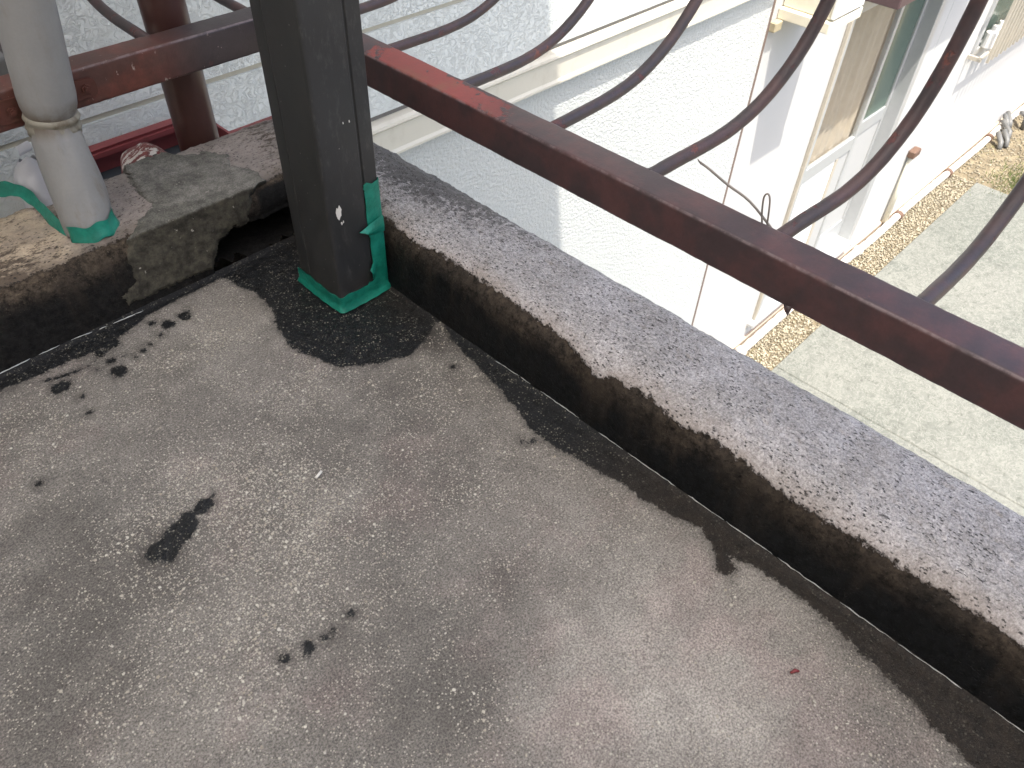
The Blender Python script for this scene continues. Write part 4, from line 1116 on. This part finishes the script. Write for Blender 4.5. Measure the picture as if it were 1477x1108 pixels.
# upper siding in two courses with a joint, lower stucco
def wall_sheet(name, x0, x1, z0, z1, y, depth, mat):
    return MB().box(x0, x1, y, y + depth, z0, z1).build(name, mat, nh)
wall_sheet('siding_panel', -6.0, XC, 0.0335, 0.48, YS, 0.05, X['siding'])
wall_sheet('siding_panel', -6.0, XC, 0.492, 0.95, YS, 0.05, X['siding'])
wall_sheet('siding_panel', -6.0, XC, 0.962, 3.2, YS, 0.05, X['siding'])
wall_sheet('siding_panel', -6.0, XC, -0.196, 0.0205, YS, 0.05, X['siding'])
wall_sheet('panel_joint', -6.0, XC - 0.002, 0.0207, 0.0333, YS + 0.007, 0.04, X['groove'])
wall_sheet('panel_joint', -6.0, XC - 0.002, 0.4802, 0.4918, YS + 0.007, 0.04, X['groove'])
wall_sheet('shadow_gap', -6.0, XC - 0.001, -0.2100, -0.1962, YS + 0.006, 0.03, X['gap'])
wall_sheet('stucco_wall', -6.0, XC, -2.9, -0.315, YS, 0.05, X['stucco'])
fl = [(YS + 0.01, -0.2105), (YS - 0.020, -0.2105), (YS - 0.030, -0.2165), (YS - 0.032, -0.224), (YS - 0.024, -0.232), (YS - 0.024, -0.296), (YS - 0.030, -0.304), (YS - 0.030, -0.311), (YS - 0.022, -0.314), (YS + 0.01, -0.314)]
for k, (x0, x1) in enumerate(((-6.0, -2.4), (-2.397, 0.62), (0.623, XC))):
    o = autosmooth(MB().prism(fl, 0, x0, x1).build('flashing', X['flash'], nh), 30)
MB().box(XC + 0.0005, XC + 0.034, YS + 0.006, YW - 0.0005, -2.9, -0.1).build('corner_trim', X['trim'], nh)
# smooth wall with the door opening left out
DX0, DX1, DZ0, DZ1 = 3.78, 5.26, -2.76, -0.62
def rw(x0, x1, z0, z1): return MB().box(x0, x1, YW, YW + 0.12, z0, z1)
w = MB()
w.box(XC + 0.0345, DX0, YW, YW + 0.12, -2.86, 3.2); w.box(DX0, DX1, YW, YW + 0.12, DZ1, 3.2); w.box(DX0, DX1, YW, YW + 0.12, -2.86, DZ0)
w.box(DX1, 5.42, YW, YW + 0.12, -2.86, 3.2); w.box(5.424, 6.36, YW, YW + 0.12, -2.86, 3.2)
w.box(6.36, 8.2, YW, YW + 0.12, -2.86, -1.60); w.box(6.36, 8.2, YW, YW + 0.12, -0.5, 3.2); w.box(8.2, 14.0, YW, YW + 0.12, -2.86, 3.2)
w.build('rendered_wall', X['render'], nh)
MB().box(5.3, 5.56, YW + 0.0045, YW + 0.1, -2.859, 3.19).build('wall_joint', X['groove'], nh)
MB().box(XC + 0.035, 14.0, YW - 0.022, YW + 0.1, -2.95, -2.862, 0.004).build('wall_base', X['base'], nh)
MB().box(-6.0, 14.0, 0.98, 8.0, -2.9, 3.2).build('core', X['inside'], nh)
rf = MB().box(-6.5, 14.5, 0.45, 8.5, 3.25, 3.4, 0.02)
rf.build('roof', X['awning'], nh)
# glazed back door: frame, two sashes, panes, panels
door = thing('sliding_door', None, None, (4.5, 0.83, -2.76)); door.parent = nh; door.location = Vector((4.5, 0.83, -2.76)) - nh.location
del_keys = [k for k in ('category',) if k in door]
fr = MB()
fr.box(DX0 + 0.001, DX0 + 0.045, YW - 0.018, YW + 0.09, DZ0, DZ1, 0.004); fr.box(DX1 - 0.075, DX1 - 0.001, YW - 0.006, YW + 0.09, DZ0, DZ1, 0.004)
fr.box(DX0 + 0.0455, DX1 - 0.0755, YW - 0.018, YW + 0.09, DZ1 - 0.05, DZ1 - 0.001, 0.004); fr.box(DX0 - 0.07, DX1 - 0.0755, YW - 0.05, YW + 0.09, DZ0 + 0.0005, DZ0 + 0.03, 0.004)
fr.build('frame', X['alu'], door)
MB().box(DX0 - 0.012, DX0 + 0.0005, YW - 0.024, YW - 0.0005, DZ0 + 0.031, DZ1, 0.003).build('casing', X['alub'], door)
MB().box(DX0 + 0.046, DX0 + 0.075, YW + 0.03, YW + 0.09, DZ0 + 0.031, DZ1 - 0.051).build('track', X['track'], door)
def sash(x0, x1, y, mat):
    m = MB(); a, b = DZ0 + 0.032, DZ1 - 0.052
    m.box(x0, x0 + 0.035, y, y + 0.03, a, b, 0.003); m.box(x1 - 0.035, x1, y, y + 0.03, a, b, 0.003)
    for z0, z1 in ((a, a + 0.16), (-1.735, -1.640), (b - 0.05, b)): m.box(x0 + 0.0355, x1 - 0.0355, y + 0.001, y + 0.029, z0, z1, 0.003)
    m.build('sash', mat, door)
sash(3.875, 4.600, YW + 0.020, X['alu']); sash(4.565, 5.184, YW + 0.0815, X['alu'])
MB().box(3.911, 4.564, YW + 0.033, YW + 0.037, -1.639, DZ1 - 0.103).build('glass_pane', X['glass'], door)
MB().box(4.601, 5.148, YW + 0.094, YW + 0.098, -1.639, DZ1 - 0.103).build('glass_pane', X['frost'], door)
MB().box(3.911, 4.38, YW + 0.030, YW + 0.040, DZ0 + 0.193, -1.736).build('door_panel', X['whitepanel'], door)
MB().box(4.415, 4.564, YW + 0.030, YW + 0.040, DZ0 + 0.193, -1.736).build('door_panel', X['greypanel'], door)
MB().box(4.3805, 4.4145, YW + 0.022, YW + 0.046, DZ0 + 0.193, -1.736, 0.003).build('muntin', X['alub'], door)
MB().box(4.601, 5.148, YW + 0.091, YW + 0.101, DZ0 + 0.193, -1.736).build('door_panel', X['greypanel'], door)
cx = np.linspace(3.89, 4.70, 130); cz = np.linspace(-1.72, -0.66, 4); rows = []
for x in cx:
    y = YW + 0.064 + 0.008 * math.sin(x * 58) + 0.005 * math.sin(x * 27 + 1)
    rows.append([(x, y, z) for z in cz])
sheet('curtain', rows, (0, 0.002, 0), X['curtain'], door)
# barred window at the far right
win = thing('window', None, None, (7.0, 0.83, -1.6)); win.parent = nh; win.location = Vector((7.0, 0.83, -1.6)) - nh.location
m = MB(); m.box(6.362, 6.41, YW - 0.02, YW + 0.08, -1.598, -0.502, 0.003); m.box(8.15, 8.198, YW - 0.02, YW + 0.08, -1.598, -0.502, 0.003); m.box(6.4105, 8.1495, YW - 0.02, YW + 0.08, -1.598, -1.55, 0.003); m.box(6.4105, 8.1495, YW - 0.02, YW + 0.08, -0.55, -0.502, 0.003)
m.build('frame', X['alu'], win)
MB().box(6.411, 8.149, YW + 0.03, YW + 0.034, -1.549, -0.551).build('glass_pane', X['frost'], win)
m = MB()
for z in (-1.58, -1.12, -0.66): m.box(6.30, 8.3, YW - 0.105, YW - 0.085, z, z + 0.022)
for x in (6.31, 7.2, 8.27): m.box(x, x + 0.02, YW - 0.105, YW - 0.0005, -1.60, -1.57)
m.build('grille_frame', X['alub'], win)
for x in np.arange(6.46, 8.28, 0.09):
    MB().box(x, x + 0.02, YW - 0.1265, YW - 0.1055, -1.64, -0.60).build('grille_bar', X['alub'], win)
for x in (6.52, 6.66, 6.81, 6.95):
    MB().tube([(x, YW - 0.05, -1.548), (x, YW - 0.05, -1.44), (x, YW - 0.05, -1.42), (x, YW - 0.05, -1.39)], [0.045, 0.045, 0.02, 0.018], 14).build('bottle', X['whitepanel'], win)
# box awning over the door
aw = MB(); aw.box(3.785, 5.62, YW - 0.22, YW - 0.0005, -0.597, -0.30, 0.006)
aw.build('awning', X['awning'], nh)

# cream cabinet on the wall
bx = thing('wall_cabinet', 'cream metal cabinet hung on the white wall beside the glazed door', 'cabinet', (3.08, 0.83, -0.49))
MB().box(2.965, 3.225, YW - 0.235, YW - 0.001, -0.445, -0.02, 0.006).build('body', X['cream'], bx)
MB().box(2.940, 3.246, YW - 0.25, YW - 0.001, -0.492, -0.4455, 0.004).build('bottom_tray', X['cream'], bx)
MB().box(2.955, 3.232, YW - 0.252, YW - 0.2355, -0.435, -0.03, 0.003).build('lid', X['whitepanel'], bx)
MB().box(2.885, 2.945, YW - 0.035, YW - 0.001, -0.535, -0.4925, 0.004).build('cable_entry', X['creamdirt'], bx)
# grey vent cap on the siding behind the downpipe
vc = thing('vent_cap', 'dark grey vent cap on the siding at the far left', 'vent', (-0.19, 0.80, 0.18))
MB().prism(rounded([(0.80 - 0.05, 0.13), (0.7995, 0.11), (0.7995, 0.235), (0.80 - 0.05, 0.20)], 0.006, 3), 0, -0.34, -0.125).build('hood', X['greyfit'], vc)
MB().box(-0.35, -0.115, 0.796, 0.7994, 0.10, 0.245).build('back_plate', X['greyfit'], vc)

# lagged pipe along the wall base, conduits, fittings
lp = thing('lagged_pipe', 'white lagged pipe lying along the foot of the neighbouring wall', 'pipe', (5.0, 0.77, -2.88))
P = [(x, 0.765 + 0.006 * math.sin(x * 3.1), -2.872 + 0.006 * math.sin(x * 5.3)) for x in np.arange(2.9, 9.6, 0.04)]
MB().tube(P, 0.030, 12, wob=lambda i, k: 1 + 0.12 * math.sin(i * 2.1 + k) * math.sin(i * 0.37)).build('pipe_run', X['lag'], lp, smooth=True)
for x in (3.55, 4.4, 5.3, 6.05, 7.1, 8.1):
    MB().tube([(x, 0.765 + 0.006 * math.sin(x * 3.1), -2.872), (x + 0.045, 0.765 + 0.006 * math.sin(x * 3.1), -2.872)], 0.041, 14).build('coupling', X['lag'] if x < 6 else X['brown'], lp)
cd = thing('conduit', 'thin cream conduit with brown cap low on the white wall', 'pipe', (5.9, 0.80, -2.86))
MB().tube([(5.87, 0.800, -2.86), (5.86, 0.800, -2.25)], 0.022, 12).build('conduit_run', X['thin'], cd, smooth=True)
MB().tube([(5.93, 0.806, -2.86), (5.92, 0.806, -2.30)], 0.014, 10).build('conduit_run', X['thin'], cd, smooth=True)
MB().box(5.82, 5.94, YW - 0.06, YW - 0.001, -2.25, -2.19, 0.008).build('cap', X['brown'], cd)
ft = thing('pipe_fittings', 'cluster of grey pipe fittings at the far end of the wall base', 'pipes', (8.3, 0.65, -2.9))
rg = np.random.default_rng(4)
for k in range(7):
    x = 8.0 + 0.11 * k + rg.uniform(-.03, .03); y = rg.uniform(0.50, 0.72)
    MB().tube([(x, y, -2.9), (x + rg.uniform(-.05, .05), y + .02, -2.82 + rg.uniform(-.04, .05)), (x + .12, y + 0.1, -2.80)], 0.024, 10).build('fitting', X['greyfit'], ft, smooth=True)

# ================================================================== GROUND LEVEL
obj('ground', [(-60, -60, -2.915), (90, -60, -2.915), (90, 60, -2.915), (-60, 60, -2.915)], [(0, 1, 2, 3)], X['ground'], kind='structure')
obj('soil_strip', [(-6, -6, -2.910), (16, -6, -2.910), (16, 0.86, -2.910), (-6, 0.86, -2.910)], [(0, 1, 2, 3)], X['soil'], kind='structure')
m = MB()
yard = MB().box(0.4, 3.644, -6.0, 0.515, -2.98, -2.886, 0.006).box(3.646, 7.19, -6.0, 0.515, -2.98, -2.885, 0.006)
yard.build('yard_pavement', X['slab'], kind='structure')
# pebbles in the strip between slab and wall and past the slab's end
N_ = 16000
rg = np.random.default_rng(11)
pxs = np.where(rg.random(N_) < 0.55, rg.uniform(2.8, 7.2, N_), rg.uniform(7.2, 10.0, N_))
pys = np.where(pxs < 7.2, rg.uniform(0.515, 0.80, N_), rg.uniform(-1.2, 0.8, N_))
sz = rg.uniform(0.004, 0.012, N_)
ico = np.array([(0, 0, 1), (0.9, 0, 0.1), (0.28, 0.85, 0.1), (-0.73, 0.53, 0.1), (-0.73, -0.53, 0.1), (0.28, -0.85, 0.1), (0, 0, -0.6)])
icf = np.array([(0, 1, 2), (0, 2, 3), (0, 3, 4), (0, 4, 5), (0, 5, 1), (6, 2, 1), (6, 3, 2), (6, 4, 3), (6, 5, 4), (6, 1, 5)])
ang = rg.uniform(0, 6.28, N_); ca, sa = np.cos(ang), np.sin(ang)
st_ = ico[None] * np.stack([sz * rg.uniform(.7, 1.6, N_), sz, sz * rg.uniform(.5, .9, N_)], 1)[:, None, :]
vx = st_[..., 0] * ca[:, None] - st_[..., 1] * sa[:, None] + pxs[:, None]; vy = st_[..., 0] * sa[:, None] + st_[..., 1] * ca[:, None] + pys[:, None]
vz = st_[..., 2] - 2.907 + sz[:, None] * 0.3
vv = np.stack([vx, vy, vz], -1).reshape(-1, 3); ff = (icf[None] + 7 * np.arange(N_)[:, None, None]).reshape(-1, 3)
obj('gravel', vv, ff, X['pebble'], smooth=False, kind='stuff')
# a little grass past the slab corner
M_ = 900
gxs = rg.normal(7.55, 0.22, M_); gys = rg.normal(0.22, 0.13, M_); hh = rg.uniform(0.02, 0.06, M_); a = rg.uniform(0, 6.28, M_)
w_ = 0.004
gv = np.stack([np.stack([gxs - w_ * np.cos(a), gys - w_ * np.sin(a), 0 * a - 2.909], 1), np.stack([gxs + w_ * np.cos(a), gys + w_ * np.sin(a), 0 * a - 2.909], 1), np.stack([gxs + rg.normal(0, .012, M_), gys + rg.normal(0, .012, M_), hh - 2.909], 1)], 1).reshape(-1, 3)
obj('grass', gv, np.arange(3 * M_).reshape(-1, 3), X['grass'], smooth=False, kind='stuff')

# own house: storey under the terrace and walls; the unseen side wall is added for shade
oh = thing('own_house', 'storey under the terrace, house wall behind it and added shading wall', 'house', (-1.5, -1.5, -2.9))
MB().box(-3.2, 0.275, -4.2, 0.448, -2.9, -0.41).build('lower_storey', X['housew'], oh)
MB().box(-3.2, 0.09, -4.2, -3.005, -0.40, 2.19).build('wall', X['housew'], oh)
MB().box(-3.2, -2.605, -3.0, 0.44, -0.40, 2.19).build('wall', X['housew'], oh)  # unseen wall added to darken the left of the terrace
MB().box(-2.6, 0.09, -3.0, 0.22, -0.40, -0.012).build('floor_deck', X['housew'], oh)

# ================================================================== SMALL DEBRIS ON THE FLOOR
c_ = MB().tube([(-0.2235, -0.2395, 0.0035), (-0.2120, -0.2360, 0.0042)], [0.0019, 0.0017], 8)
tag(c_.build('plastic_bit', X['white'], smooth=True), 'tiny white plastic stick lying on the middle of the floor', 'debris')
c_ = MB().tube([(-0.0205, -0.8010, 0.003), (-0.0150, -0.8030, 0.0035), (-0.0120, -0.8065, 0.003)], [0.0012, 0.0022, 0.0010], 7)
tag(c_.build('paint_chip', X['red'], smooth=True), 'dark red paint chip on the pale lower right floor', 'debris')
